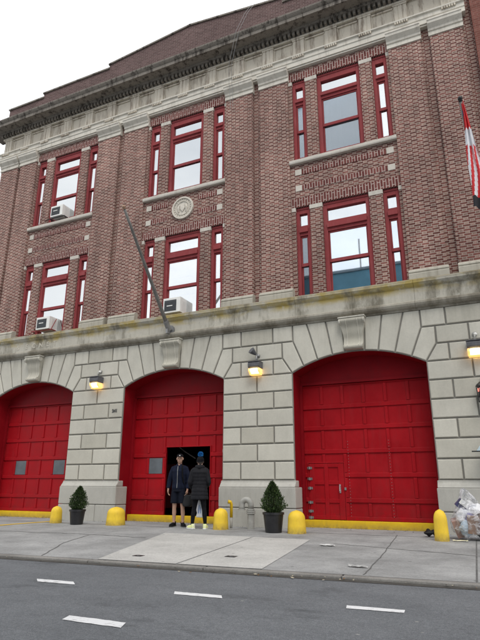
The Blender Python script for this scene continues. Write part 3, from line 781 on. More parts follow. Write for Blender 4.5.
# ------------------------------------------------------------------ garage doors
YD = 14.42
rz = [.19,.71,1.34,1.955,2.58,3.16,3.76]
for di, c in enumerate(DC):
    # red reveal: two jambs, arch soffit and flat transom panel
    rv = MB(); n = 28
    for s in (-1, 1):
        x = c+s*HW; rv.box(min(x, x-s*.012), max(x, x-s*.012), YS+.075, YD+.02, .0, ZS+.02)
    for i in range(n):
        a0 = -HW+2*HW*i/n; a1 = -HW+2*HW*(i+1)/n
        rv.yprism([(c+a0,arc(a0)-.012),(c+a1,arc(a1)-.012),(c+a1,arc(a1)+.01),(c+a0,arc(a0)+.01)], YS+.075, YD+.02)
    rv.yprism([(c-HW+.013,3.78),(c+HW-.013,3.78)]+[(c+HW*(1-2*i/n)*.992, arc(HW*(1-2*i/n)*.992)-.014) for i in range(n+1)], YD-.03, YD+.04)
    rv.box(c-HW+.013, c+HW-.013, YD-.07, YD-.032, 3.75, 3.83)
    for s in (-1, 1):       # door tracks
        x = c+s*(HW-.05); rv.box(x-.035, x+.035, YD-.10, YD-.034, .2, 3.748)
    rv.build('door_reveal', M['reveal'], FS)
    d = MB(); x0 = c-HW+.02; cw = (2*HW-.04)/6; sw = .085
    hole = (c-.50, c+1.03, 2.16) if di == 1 else ((c-1.60, c-.63, 1.62) if di == 2 else None)
    # sunk panels
    def piece(a, e, z0, z1, y0, y1):
        """a box of the door leaf with the wicket opening cut away"""
        if hole and z0 < hole[2]-.001 and e > hole[0]+.001 and a < hole[1]-.001:
            h0, h1, hz = hole
            for p, q in ((a, min(e, h0)), (max(a, h1), e)):
                if q-p > .004: d.box(p, q, y0, y1, z0, z1)
            if z1 > hz+.004: d.box(max(a, h0), min(e, h1), y0, y1, hz, z1)
        else: d.box(a, e, y0, y1, z0, z1)
    dk = MB()
    if hole:
        dk.box(x0, hole[0], YD+.031, YD+.07, .19, 3.75); dk.box(hole[1], x0+6*cw, YD+.031, YD+.07, .19, 3.75); dk.box(hole[0], hole[1], YD+.031, YD+.07, hole[2], 3.75)
    else: dk.box(x0, x0+6*cw, YD+.031, YD+.07, .19, 3.75)
    for j, z in enumerate(rz):
        hh = .085 if j not in (0, 6) else .06
        piece(x0, x0+6*cw, z-hh if j else z, z+(hh*.35 if j < 6 else -.01) if j else z+.1, YD+.0, YD+.034)
    for i in range(7):
        x = x0+i*cw; a, e = max(x0, x-sw/2), min(x0+6*cw, x+sw/2)
        for j in range(6): piece(a, e, rz[j]+(.1 if j == 0 else .035), rz[j+1]-.10 if j < 5 else rz[6]-.06, YD+.002, YD+.034)
    if hole:        # casing round the wicket
        h0, h1, hz = hole
        d.box(h0-.03, h0, YD-.006, YD+.07, .19, hz+.03); d.box(h1, h1+.03, YD-.006, YD+.07, .19, hz+.03); d.box(h0, h1, YD-.006, YD+.07, hz, hz+.03)
    door = d.build('garage_door', M['door'], FS, bevel=.012)
    dk.build('sunk_panel', M['door'], door)
    y = MB()
    y.box(c-HW+.014, c+HW-.014, YD-.10, YD+.06, -.02, .187); y.build('yellow_kick_strip', M['yellow'], door, bevel=.01)
    # little vision panes
    cols = {0: (1, 4), 1: (1,), 2: ()}[di]
    for k in cols:
        xa = x0+k*cw+sw/2; p = MB()
        p.box(xa+.01, xa+cw-sw-.01, YD+.016, YD+.030, 1.34+.045, 1.955-.11)
        p.build('vision_pane', plain('wired_glass', (.10,.115,.13), .2, .2, 3), door)
    if di == 2:     # closed wicket door with its own panels, hinges and handle
        h0, h1, hz = hole; wk = MB()
        wk.box(h0+.006, h1-.006, YD+.022, YD+.06, .20, hz-.006)
        zz = [.20, .66, 1.12, hz-.006]; xw = [h0+.006, (h0+h1)/2, h1-.006]
        for i, xx in enumerate(xw):
            wd = .11; a = xx if i == 0 else xx-wd/2 if i == 1 else xx-wd*1.4
            e = a+wd*(1.4 if i in (0,2) else 1)
            wk.box(a, e, YD-.002, YD+.029, .20, hz-.006)
        for i, z in enumerate(zz):
            a = z if i == 0 else z-.05 if i < 3 else z-.10
            for p, q in ((h0+.006+.154, (h0+h1)/2-.055), ((h0+h1)/2+.055, h1-.006-.154)): wk.box(p, q, YD-.0015, YD+.029, a, a+.10)
        wo = wk.build('wicket_door', M['door'], door, bevel=.008)
        hg = MB()
        for z in (1.50,1.22,.98,.62,.40,.24): hg.tube([(h0+.03,YD-.03,z-.035),(h0+.03,YD-.03,z+.035)], .028, 8); hg.box(h0-.03,h0+.1,YD-.016,YD-.003,z-.03,z+.03)
        hg.build('hinge', M['metal'], door)
        hd = MB().box(h1-.14,h1-.10,YD-.02,YD-.003,.86,1.08); hd.tube([(h1-.12,YD-.02,.89),(h1-.12,YD-.06,.91),(h1-.12,YD-.06,1.03),(h1-.12,YD-.02,1.05)], .012, 8)
        hd.build('handle', M['steel'], door)
        MB().box(h1+.0,h1+.05,YD-.04,YD-.013,.93,1.0).build('latch', M['metal'], door, bevel=.006)
        rvt = MB()
        for xx in (h1+.14, x0+4*cw):
            for k in range(26): rvt.ball((xx, YD-.001, .3+k*.075), .009, 6, 4)
        rvt.build('rivets', M['metal'], door)
    if di == 1:     # wicket standing open, swung into the dark bay
        h0, h1, hz = hole
        MB().box(h1+.005, h1+.045, YD+.08, YD+1.5, .2, hz-.01).build('wicket_door', M['door'], door)
        MB().tube([(h1+.02,YD-.04,1.12),(h1+.02,YD-.04,1.22)], .02, 8).build('latch', M['steel'], door)
# things glimpsed inside the open bay
MB().box(-9.6,-8.6,17.2,17.35,2.55,2.6).build('ceiling_light', plain('dim_white', (.5,.5,.5), .6), FS)
MB().tube([(-10.4,15.8,2.9),(-9.4,15.9,2.15),(-9.0,16.0,1.9)], .02, 6).build('hanging_cord', plain('grey_cord', (.4,.4,.4), .6), FS)
MB().box(-11.2,-9.9,16.2,19.5,.3,1.75).build('stowed_locker', plain('dull_red', (.12,.01,.012), .6), FS, bevel=.04)
text_mesh('241', .135, .006, 'house_number', M['number'], FS, -10.71, YS-.006, 3.29, 1.0, .006)

# ------------------------------------------------------------------ neighbours
NB = thing('brick_building', 'plain dark red brick building rising at the right edge beside the fire house', 'building', (4, 14, 0))
n_ = MB(); n_.box(1.02, 9, 13.93, 28, -.3, 21); n_.build('wall', M['brick_side'], NB)
MB().box(.98, 9.04, 13.85, 28.04, 21.0, 21.25).build('coping', M['cornice'], NB)
for k in range(2):
    for z in (2.0, 6.5, 11.0, 15.5):
        x = 3.2+k*3
        f = MB(); f.box(x-.65,x+.65,13.90,13.929,z,z+2.1); o = f.build('window', M['frame'], NB)
        MB().box(x-.55,x+.55,13.885,13.899,z+.1,z+2.0).build('pane', M['acgrille'], o)
# low block across the street, seen only mirrored in the window glass
OB = thing('street_block', 'blue-grey block across the street mirrored in the lower right window glass', 'building', (-6, -9, 0))
m_teal = plain('blue_panel_wall', (.085, .21, .28), .6, .2, .5)
MB().box(-17, 5, -20, -8, -.05, 16.2).build('wall', m_teal, OB)
MB().box(-17.1, 5.1, -20.1, -7.9, 16.2, 16.4).build('parapet', plain('grey_parapet', (.16,.2,.23), .8), OB)
an = MB(); an.tube([(-7.5,-10,16.4),(-7.45,-10,19.6)], .06, 6); an.tube([(-6.6,-10,16.4),(-6.6,-10,17.8)], .05, 6); an.build('antenna', M['metal'], OB)
for fl in range(4):
    for k in range(7):
        x = -15.4+k*3.0
        o = MB().box(x-.7,x+.7,-7.999,-7.94,1.2+fl*3.5,3.2+fl*3.5).build('window', M['metal'], OB)
        MB().box(x-.6,x+.6,-7.938,-7.925,1.3+fl*3.5,3.1+fl*3.5).build('pane', M['acgrille'], o)

# ------------------------------------------------------------------ wall lamps
def lamp(x, z, label, flood=None):
    t = thing('wall_lamp', label, 'lamp', (x, YS, z), 'lit floodlights on the stone piers')
    bx = MB(); hw = .175; k0 = .8
    bx.xprism([(YS-.01,z+.0),(YS-.25,z+.0),(YS-.30,z+.05),(YS-.30,z+.15),(YS-.25,z+.19),(YS-.01,z+.19)], x-hw, x+hw)
    bx.box(x-hw-.008, x+hw+.008, YS-.31, YS-.01, z+.175, z+.20)
    bx.build('housing', M['lampbody'], t, bevel=.025)
    ln = MB(); ln.xprism([(YS-.05,z-.15),(YS-.20,z-.15),(YS-.28,z-.08),(YS-.285,z-.003),(YS-.05,z-.003)], x-.115, x+.115)
    ln.build('lens', M['lens'], t, bevel=.03)
    am = MB()
    for s in (-1, 1):
        a = x+s*.117; e = x+s*.172
        am.xprism([(YS-.04,z-.15),(YS-.19,z-.15),(YS-.28,z-.08),(YS-.29,z-.003),(YS-.04,z-.003)], min(a,e), max(a,e))
    am.xprism([(YS-.04,z-.185),(YS-.21,z-.185),(YS-.22,z-.153),(YS-.04,z-.153)], x-.16, x+.16)
    am.build('amber_rim', M['amber'], t, bevel=.015)
    nk = MB(); nk.tube([(x+.02,YS-.13,z+.19),(x+.03,YS-.13,z+.36),(x+.03,YS-.02,z+.40)], .024, 8)
    nk.tube([(x+.03,YS-.0,z+.40),(x+.03,YS-.035,z+.40)], .06, 10)
    nk.build('bracket', M['pipe'] if not flood else M['metal'], t, smooth=True)
    if flood:
        cn_ = MB(); cn_.tube([(x+.0,YS-.10,z+.42),(x-.04,YS-.16,z+.47),(x-.09,YS-.24,z+.53)], [.03,.07,.105], 10); cn_.build('spot_head', M['lampbody'], t)
    else:
        MB().ball((x+.05,YS-.08,z+.38), (.042,.042,.042), 10, 6).build('sensor', M['white'], t, smooth=True)
    return t
lamp(-11.42, 4.21, 'lit yellow floodlight on the pier left of the middle door, above house number')
lamp(-5.79, 4.20, 'lit yellow floodlight with small spot head on pier between middle and right doors', True)
lamp(-.06, 4.19, 'lit yellow floodlight at the right edge of the photo above the lantern')

LT = thing('wall_lantern', 'small black lantern with red light hanging below the right edge lamp', 'lantern', (-.02, YS, 3.0))
l_ = MB(); x, z, y = -.02, 3.12, YS-.18
l_.rings([(x,y,z+.16,.14,.14),(x,y,z+.20,.12,.12),(x,y,z+.27,.04,.04)], 6); l_.rings([(x,y,z-.25,.06,.06),(x,y,z-.2,.11,.11),(x,y,z-.18,.11,.11)], 6)
for k in range(6): a = 2*PI*k/6; l_.tube([(x+.10*math.cos(a),y+.10*math.sin(a),z-.19),(x+.125*math.cos(a),y+.125*math.sin(a),z+.17)], .011, 5)
l_.tube([(x,y,z+.26),(x,y,z+.34),(x,YS-.08,z+.38),(x,YS,z+.36)], .018, 6)
l_.build('frame', M['black'], LT)
MB().rings([(x,y,z-.17,.08,.08),(x,y,z+.15,.105,.105)], 6).build('glass', plain('smoked_glass', (.05,.04,.045), .15, .2), LT)
MB().rings([(x,y-.02,z+.03,.1,.1),(x,y-.02,z+.11,.104,.104)], 6).build('red_band', M['redlens'], LT)

SH = thing('wall_hood', 'pale blue sloping metal hood on a dark strut bracket at the right edge', 'hood', (0.1, YS, 1.7))
s_ = MB().add([(-.30,13.28,1.80),(.95,13.28,1.80),(.95,13.55,2.12),(-.16,13.55,2.02),(-.30,13.30,1.80),(.95,13.30,1.80),(.95,13.57,2.12),(-.16,13.57,2.02)], [(0,1,2,3),(7,6,5,4),(0,4,5,1),(1,5,6,2),(2,6,7,3),(3,7,4,0)])
s_.build('panel', plain('pale_blue_metal', (.36,.45,.50), .35, .12, 5, metal=.2), SH)
s_ = MB().box(-.40,.97,13.24,13.279,1.772,1.798); s_.build('edge_bar', M['black'], SH)
s_ = MB(); s_.tube([(-.12,13.27,1.77),(0.0,13.55,1.38),(0.0,YS-.1,1.05)], .016, 6); s_.tube([(-.2,13.50,1.34),(.6,13.50,1.34)], .028, 8); s_.tube([(.0,13.5,1.34),(0,YS,1.34)], .03, 8)
s_.build('bracket', M['black'], SH)

IC = tag(MB().box(-7.18,-6.99,YD-.055,YD-.013,1.96,2.07).build('intercom_box', M['white'], None, bevel=.012), 'small white box on the red stile right of the open wicket', 'intercom')

# ------------------------------------------------------------------ air conditioners
def ac(x0, x1, z0, z1, yf, yb, label, grille_l=True, bracket=None):
    t = thing('air_conditioner', label, 'air conditioner', ((x0+x1)/2, yf, z0), 'window air conditioners')
    c_ = MB().box(x0, x1, yf+.02, yb, z0, z1); 
    for k in range(7): c_.box(x1-.001, x1+.006, yf+.12, yb-.1, z0+.08+k*.05, z0+.10+k*.05)
    c_.build('case', M['white'], t, bevel=.02)
    MB().box(x0+.0, x1-.0, yf, yf+.018, z0, z1).build('front', M['white'], t, bevel=.01)
    g_ = MB(); gx1 = x0+(x1-x0)*.78
    g_.box(x0+.05, gx1, yf-.008, yf-.001, z0+.06, z1-.08)
    for k in range(8): g_.box(x0+.06, gx1-.01, yf-.014, yf-.008, z0+.075+k*.04, z0+.09+k*.04)
    g_.build('grille', M['acgrille'], t)
    MB().box(x0+.15, x0+.36, yf-.018, yf-.0145, z0+.22, z0+.25).build('badge', M['white'], t)
    if bracket:
        k_ = MB()
        for x in (x0-.06, x1+.05):
            k_.tube([(x,yf+.06,z0-.02),(x,YF+.0,z0-.02)], .018, 6)
            k_.tube([(x,yf+.08,z0-.02),(x,YF,z0+(.42 if bracket == 'red' else -.16 if z0 > 9 else .3))], .015, 6)
        k_.tube([(x0-.2,yf+.06,z0-.035),(x1+.06,yf+.06,z0-.035)], .018, 6)
        if bracket == 'black': k_.tube([(x0-.2,yf+.06,z0-.035),(x0-.5,YF-.05,z0+.08)], .012, 6)
        else: k_.tube([(x0-.2,yf+.06,z0-.035),(x0-.55,YF-.1,z0-.1)], .014, 6)
        k_.build('bracket', M['frame'] if bracket == 'red' else M['black'], t)
    return t
ac(-14.66,-14.03,6.46,6.93,13.86,14.33,'white air conditioner on red brackets in the lower left window','', 'red')
ac(-9.16,-8.52,6.36,6.87,13.86,14.33,'white air conditioner behind the bare flagpole in the lower middle window')
ac(-14.62,-14.02,11.06,11.52,13.86,14.36,'weathered air conditioner on black brackets in the upper left window','', 'black')

# ------------------------------------------------------------------ flagpoles and flag
def flagpole(base, tip, label, finial):
    t = thing('flagpole', label, 'flagpole', base)
    b_, e_ = Vector(base), Vector(tip)
    MB().tube([b_+(e_-b_)*i/6 for i in range(7)], [.062-.004*i for i in range(7)], 12).build('pole', M['pole'], t, smooth=True)
    s = MB(); d = (e_-b_).normalized(); s.tube([b_-d*.05, b_+d*.28], .085, 12); s.tube([(b_.x,13.70,b_.z-.02),(b_.x,13.64,b_.z-.02)], .16, 12); s.box(b_.x-.03,b_.x+.03,b_.y-.1,b_.y+.1,b_.z-.16,b_.z-.02)
    s.build('socket', M['metal'], t)
    f = MB(); f.ball(e_+d*.05, .055, 12, 8); f.tube([e_-d*.02, e_+d*.03], .045, 10); f.build('finial', finial, t, smooth=True)
    return t
flagpole((-8.72,13.56,5.72), (-8.68,10.9,8.58), 'bare grey flagpole slanting up from above the middle keystone', plain('tan_finial', (.4,.25,.17), .5))
flagpole((.62,13.56,5.72), (.33,11.25,9.44), 'flagpole at the right edge carrying the limp striped flag', M['black'])
fl = MB(); rnd = random.Random(5); n, k = 150, 25; vs = []
for i in range(n+1):
    s = i/n; z = 9.40-2.68*s
    wd = .03+.30*min(1, s*1.5)**1.1*(1-.25*max(0, s-.8)*5*.3)
    for j in range(k):
        u = j/(k-1)
        fold = math.sin(u*PI*4.5+s*3)*.055*min(1, s*3+.1)
        vs.append((.335+.012*math.sin(s*9)+wd*u*1.0-.05*s, 11.25+fold-.02*s+.3*u*min(1,s*2), z+.16*u*(1-s)))
fc = []; fm = []
for i in range(n):
    s = i/n
    for j in range(k-1):
        u = j/(k-1)
        if s < .27: m = 2 if (u < .12 and .08 < s < .14) else 0
        elif s < .42: m = 1
        elif s < .90: m = (0, 1)[int((s-.40)*5+u*5.5) % 2]
        else: m = 4
        a = i*k+j; fc.append((a,a+1,a+k+1,a+k)); fm.append(m)
fl.v = vs; fl.f = [list(f) for f in fc]; fl.m = fm
cloth = lambda n_, c: plain(n_, c, .85, .12, 7)
fo = fl.build('flag', [cloth('red_cloth',(.55,.03,.035)), cloth('white_cloth',(.70,.71,.74)), cloth('blue_cloth',(.05,.08,.25)), cloth('orange_red_cloth',(.62,.05,.02)), cloth('black_cloth',(.02,.02,.025)), cloth('crimson_cloth',(.35,.01,.03))], None, True, fix=False)
tag(fo, 'limp red, white and dark striped flag hanging from the right edge pole', 'flag')

# thin wires dropping from the parapet
for k, (xa, xb, lab) in enumerate(((-6.02,-6.80,'thin grey wire hanging over the cornice, the left of two'),(-5.90,-6.70,'thin grey wire hanging over the cornice, the right of two'))):
    pts = [(xa,14.0,18.02-.04*k),(xa-.12,13.6,17.2),(xa-.3,13.27,16.17),(xb+.1,13.5,15.0),(xb,13.78,14.4),(xb-.03,13.96,13.6)]
    tag(MB().tube(pts, .0055, 5).build('cable', M['metal']), lab, 'cable', 'wires hanging from the parapet')

# ------------------------------------------------------------------ bollards
def bollard(x, y, r, h, label, squash=1.0):
    t = thing('bollard', label, 'bollard', (x, y, swz(x, y)), 'yellow bollards beside the doors')
    z = swz(x, y); rs = [(x,y,z-.05,r*1.06,r*squash*1.06)]
    for i in range(17):
        u = i/16; zz = u*h
        prof = 1-.15*u if u < .55 else (1-.15*.55)*max(0, 1-((u-.55)/.452)**2.7)**.5
        rs.append((x,y,z+zz,r*max(prof,.03),r*squash*max(prof,.03)))
    MB().rings(rs, 28, power=2.25).build('body', M['bollard'], t, smooth=True)
    return t
bollard(-11.66,12.64,.165,.46,'yellow domed bollard between the left door and its potted shrub')
bollard(-9.62,12.74,.255,.47,'broad yellow domed bollard at the left foot of the middle door')
bollard(-6.37,12.70,.19,.50,'yellow domed bollard beside the two standing pipes')
bollard(-4.31,12.52,.215,.50,'yellow domed bollard right of the potted shrub by the right door')
bollard(-1.12,12.22,.145,.60,'tall yellow domed bollard next to the clear rubbish bag')

# ------------------------------------------------------------------ potted shrubs
m_leaf = []
for nm, cA, cB in (('leaf_dark', (.020,.038,.014), (.042,.070,.022)), ('leaf_mid', (.04,.072,.022), (.075,.12,.035))):
    m, nt, b_, o_ = nmat(nm); P = pos(nt)
    L(nt, ramp(nt, noise_tex(nt, P, 16, 3), [(.3, cA), (.7, cB)]), b_.inputs['Base Color']); b_.inputs['Roughness'].default_value = .6; b_.inputs['Specular IOR Level'].default_value = .25
    m_leaf.append(m)
def shrub(x, y, sc, label, seed, lean):
    rn = random.Random(seed); z = swz(x, y)
    t = thing('potted_shrub', label, 'potted plant', (x, y, z), 'potted conical shrubs at the piers')
    ph = .44*sc; rt, rb = .245*sc, .185*sc
    pot = MB(); sg = 28
    pr = [(rb,0),(rb+.004,.01),(rt-.012,ph-.06),(rt-.012,ph-.055),(rt+.008,ph-.05),(rt+.008,ph),(rt-.02,ph),(rt-.03,ph-.05),(.001,ph-.05)]
    vs = []
    for r_, zz in pr: vs += [(x+r_*math.cos(2*PI*k/sg), y+r_*math.sin(2*PI*k/sg), z+zz) for k in range(sg)]
    pot.add(vs, [(i*sg+k, i*sg+(k+1)%sg, (i+1)*sg+(k+1)%sg, (i+1)*sg+k) for i in range(len(pr)-1) for k in range(sg)]+[tuple(range(sg))[::-1]])
    pot.build('pot', plain('black_pot', (.018,.018,.02), .4, .3, 6), t, smooth=False)
    MB().rings([(x,y,z+ph-.06,rt-.03,rt-.03),(x,y,z+ph-.03,rt-.035,rt-.035)], 20).build('soil', plain('soil', (.03,.022,.016), .95), t)
    H = .66*sc; z0 = z+ph-.02
    trk = MB().tube([(x,y,z0-.05),(x+.01,y,z0+H*.4),(x+lean*.8,y,z0+H*.95)], [.022,.015,.005], 7)
    for i in range(26):
        u = .08+.85*i/26; a = i*2.4; R = .24*sc*(1-u*.85); trk.tube([(x+lean*u,y,z0+u*H*.9),(x+lean*u+R*math.cos(a),y+R*math.sin(a),z0+u*H*.9+.10*sc)], [.006,.002], 4)
    trk.build('trunk', plain('bark', (.05,.035,.025), .9), t)
    fo_ = MB()
    def Rad(u, a):
        base = .275*sc*(math.sin(min(1, u*3.6+.3)*PI/2))*max(.02, 1-(max(0, u-.16)/.86)**1.75)**.9
        return base*(1+.34*noise.noise(Vector((math.cos(a)*1.6, math.sin(a)*1.6, u*5+seed)))+.22*noise.noise(Vector((math.cos(a)*4, math.sin(a)*4, u*12+seed))))
    for i in range(5200):
        u = rn.random()**1.25; a = rn.uniform(0, 2*PI); q = rn.random()**.45
        q = min(1.08, q*rn.uniform(.93, 1.08)); R = Rad(u, a)*q
        c = Vector((x+lean*u+R*math.cos(a), y+R*math.sin(a), z0+.02+u*H+rn.uniform(-.02,.03)))
        d = Vector((math.cos(a)*.7, math.sin(a)*.7, rn.uniform(.5,1.5))).normalized()+Vector((rn.uniform(-.5,.5),rn.uniform(-.5,.5),rn.uniform(-.3,.3)))
        d.normalize(); s = d.cross(Vector((rn.uniform(-1,1),rn.uniform(-1,1),rn.uniform(-1,1)))).normalized()
        ln, wd = rn.uniform(.028,.055)*sc, rn.uniform(.007,.013)*sc
        fo_.add([c-d*ln*.3, c+s*wd+d*ln*.25, c+d*ln*.8, c-s*wd+d*ln*.25], [(0,1,2,3)], 0 if q < .88 or rn.random() < .45 else 1)
    fo_.build('foliage', m_leaf, t, fix=False)
    return t
shrub(-10.74,12.46,.90,'conical evergreen in a black pot on the pier left of the middle door',11,.03)
shrub(-4.87,12.48,1.02,'fuller conical evergreen in a black pot between pipes and right door',23,-.02)

# ------------------------------------------------------------------ standpipes
VP = thing('vent_pipe', 'fat grey gooseneck vent pipe rising from the pavement by the pier', 'pipe', (-5.83, 13.42, 0))
v_ = MB(); px, py = -5.70, 13.05
v_.tube([(px,py,-.05),(px,py,.36)], .09, 18); v_.tube([(px,py,.36),(px,py,.395)], .115, 18); v_.tube([(px,py,.405),(px,py,.44)], .115, 18); v_.tube([(px,py,.445),(px,py,.48)], .10, 18)
v_.build('riser', M['pipe'], VP, smooth=False, bevel=.006)
v_ = MB(); pts = [(px,py,.48)]
for i in range(13):
    a = PI*i/12; pts.append((px-.115+.115*math.cos(a), py-.04*math.sin(a/2), .58+.115*math.sin(a)))
pts.append((px-.23,py-.05,.52)); pts.append((px-.23,py-.05,.47))
v_.tube(pts, .075, 16); v_.build('gooseneck', M['pipe'], VP, smooth=True)
v_ = MB().tube([(px-.23,py-.05,.48),(px-.23,py-.05,.445)], .09, 16); v_.build('flange', M['pipe'], VP)
SPp = thing('stand_pipe', 'thin standpipe with a yellow top beside the gooseneck vent pipe', 'pipe', (-6.36, 13.4, 0))
MB().tube([(-6.27,13.1,-.05),(-6.27,13.1,.26)], .035, 12).build('lower_pipe', M['pipe'], SPp, smooth=True)
q = MB().tube([(-6.27,13.1,.26),(-6.27,13.1,.58),(-6.28,13.07,.63),(-6.33,13.03,.64)], [.038,.038,.043,.048], 12); q.build('yellow_top', M['yellow'], SPp, smooth=True)

# ------------------------------------------------------------------ pavement fittings and litter
def cover(x, y, w_, d_, label):
    t = thing('drain_cover', label, 'drain cover', (x,y,swz(x,y)), 'iron covers in the pale apron'); z = swz(x,y)+.008
    m = MB(); m.box(x-w_,x+w_,y-d_,y+d_,z-.02,z+.004); m.build('plate', M['black'], t, bevel=.004)
    m = MB().tube([(x,y,z+.004),(x,y,z+.012)], .03, 8); m.build('knob', M['metal'], t)
cover(-4.08,8.53,.09,.07,'small dark iron cover right of the middle of the apron')
cover(-5.53,8.0,.085,.065,'small dark iron cover near the left end of the apron')
def litter(x, y, w_, d_, label, col, seed):
    rn = random.Random(seed); m = MB(); n = 6; vs = []
    for j in range(n+1):
        for i in range(n+1):
            u, v = i/n-.5, j/n-.5
            px = x+u*w_*2+rn.uniform(-.015,.015)-v*.06; pyy = y+v*d_*2+rn.uniform(-.015,.015)
            vs.append((px,pyy,swz(px,pyy)+.012+rn.random()*.022))
    m.add(vs, [(j*(n+1)+i,j*(n+1)+i+1,(j+1)*(n+1)+i+1,(j+1)*(n+1)+i) for j in range(n) for i in range(n)])
    tag(m.build('paper_scrap', col), label, 'litter', 'scraps on the pavement')
litter(-3.03,10.52,.14,.06,'crumpled white paper scrap on the pavement before the right door',plain('off_white_paper',(.6,.6,.59),.8),1)
litter(-1.96,8.32,.13,.05,'pale flattened scrap near the kerb at the right',plain('grey_paper',(.42,.42,.41),.8),2)
litter(-.78,12.2,.13,.05,'yellowish paper scraps under the clear rubbish bag',plain('cream_paper',(.62,.58,.4),.8),3)
lv = MB(); rn = random.Random(12)
for i in range(46):
    x = rn.uniform(-9,1.5); y = curbY(x)-rn.random()**2*.35-.02
    if rn.random() < .3: x = rn.uniform(-3.2,-1.9); y = curbY(x)-rn.random()*.3-.02
    s = rn.uniform(.012,.035); a = rn.uniform(0,6); z = ROAD+.01
    lv.add([(x+s*math.cos(a+k*1.57)*(1 if k%2 else .5), y+s*math.sin(a+k*1.57)*(1 if k%2 else .5), z+rn.random()*.02) for k in range(4)], [(0,1,2,3)], rn.randint(0,1))
lo = lv.build('gutter_leaves', [plain('brown_leaf',(.16,.09,.04),.9), plain('pale_leaf',(.36,.32,.24),.9)], fix=False); lo['kind'] = 'stuff'; lo['label'] = 'dry leaves and bits scattered along the gutter'; lo['category'] = 'leaves'

BR = thing('black_rag', 'small crumpled black lump on the ground by the right bollard', 'rubbish', (-1.42, 12.85, 0))
m = MB(); rn = random.Random(2)
for i in range(9): m.ball((rn.uniform(-.12,.12), rn.uniform(-.08,.08), rn.uniform(.04,.12)), (rn.uniform(.04,.08),rn.uniform(.04,.07),rn.uniform(.03,.06)), 10, 6)
fused(m, 'cloth', M['bag_black'], BR, .014, 2)

# ------------------------------------------------------------------ clear rubbish bags
def film():
    m = bpy.data.materials.new('clear_plastic_film'); m.use_nodes = True; nt = m.node_tree
    for n in list(nt.nodes): nt.nodes.remove(n)
    o = nt.nodes.new('ShaderNodeOutputMaterial'); P = pos(nt)
    t = N(nt, 'ShaderNodeBsdfTransparent'); t.inputs[0].default_value = (.93,.94,.96,1)
    g = N(nt, 'ShaderNodeBsdfPrincipled'); g.inputs['Base Color'].default_value = (.80,.80,.83,1); g.inputs['Roughness'].default_value = .10; g.inputs['Specular IOR Level'].default_value = .9
    w_ = N(nt, 'ShaderNodeTexNoise'); w_.inputs['Scale'].default_value = 5.5; w_.inputs['Detail'].default_value = 3; w_.inputs['Distortion'].default_value = 1.6; L(nt, P, w_.inputs['Vector'])
    bn = N(nt, 'ShaderNodeBump'); bn.inputs['Strength'].default_value = 1; bn.inputs['Distance'].default_value = .05; L(nt, w_.outputs['Fac'], bn.inputs['Height']); L(nt, bn.outputs[0], g.inputs['Normal'])
    ms = N(nt, 'ShaderNodeMixShader'); L(nt, ramp(nt, w_.outputs['Fac'], [(.45,(.08,.08,.08)),(.66,(.60,.60,.60))]), ms.inputs[0])
    L(nt, t.outputs[0], ms.inputs[1]); L(nt, g.outputs[0], ms.inputs[2]); L(nt, ms.outputs[0], o.inputs[0]); return m
M['film'] = film()
def crumple(c, r, seed, amp=.35, seg=28, nr=18, peak=None):
    m = MB().ball(c, r, seg, nr); C_ = Vector(c); out = []
    for v in m.v:
        d = Vector(v)-C_; q = Vector(v)*3.1+Vector((seed,seed*2,0))
        k = 1+amp*noise.noise(q)+amp*.6*noise.noise(q*2.7)+amp*.35*noise.noise(q*6)
        p = C_+d*k
        if peak:
            pd = Vector(peak)-C_; w_ = max(0, d.normalized().dot(pd.normalized()))**7
            p = p+pd*w_*.75
        out.append((p.x,p.y,max(p.z,.005)))
    m.v = out; return m
def rubbish(x, y, label, spec, bagr, peak, items, seed):
    t = thing('rubbish_bag', label, 'rubbish bag', (x,y,0))
    for nm, mat, build in items: build().build(nm, mat, t, bevel=0)
    crumple((x,y,bagr[2]*.85), bagr, seed, .26, 40, 26, peak).build('plastic_film', M['film'], t, smooth=True)
    return t
def rbox(cx, cy, cz, sx, sy, sz, rx, ry, rz_):
    m = MB().box(-sx,sx,-sy,sy,-sz,sz); R = Matrix.Rotation(rz_,3,'Z')@Matrix.Rotation(ry,3,'Y')@Matrix.Rotation(rx,3,'X')
    m.v = [tuple(R@Vector(v)+Vector((cx,cy,cz))) for v in m.v]; return m
bx_, by_ = -.56, 12.62
cb_, cb2 = plain('cardboard', (.30,.19,.13), .85, .15), plain('dark_cardboard', (.15,.09,.07), .85, .15)
pap, blu, vio = plain('white_paper_waste',(.72,.72,.74),.7,.1,9), plain('pale_blue_paper',(.50,.60,.68),.7,.12,8), plain('violet_paper',(.22,.2,.34),.7,.4,6)
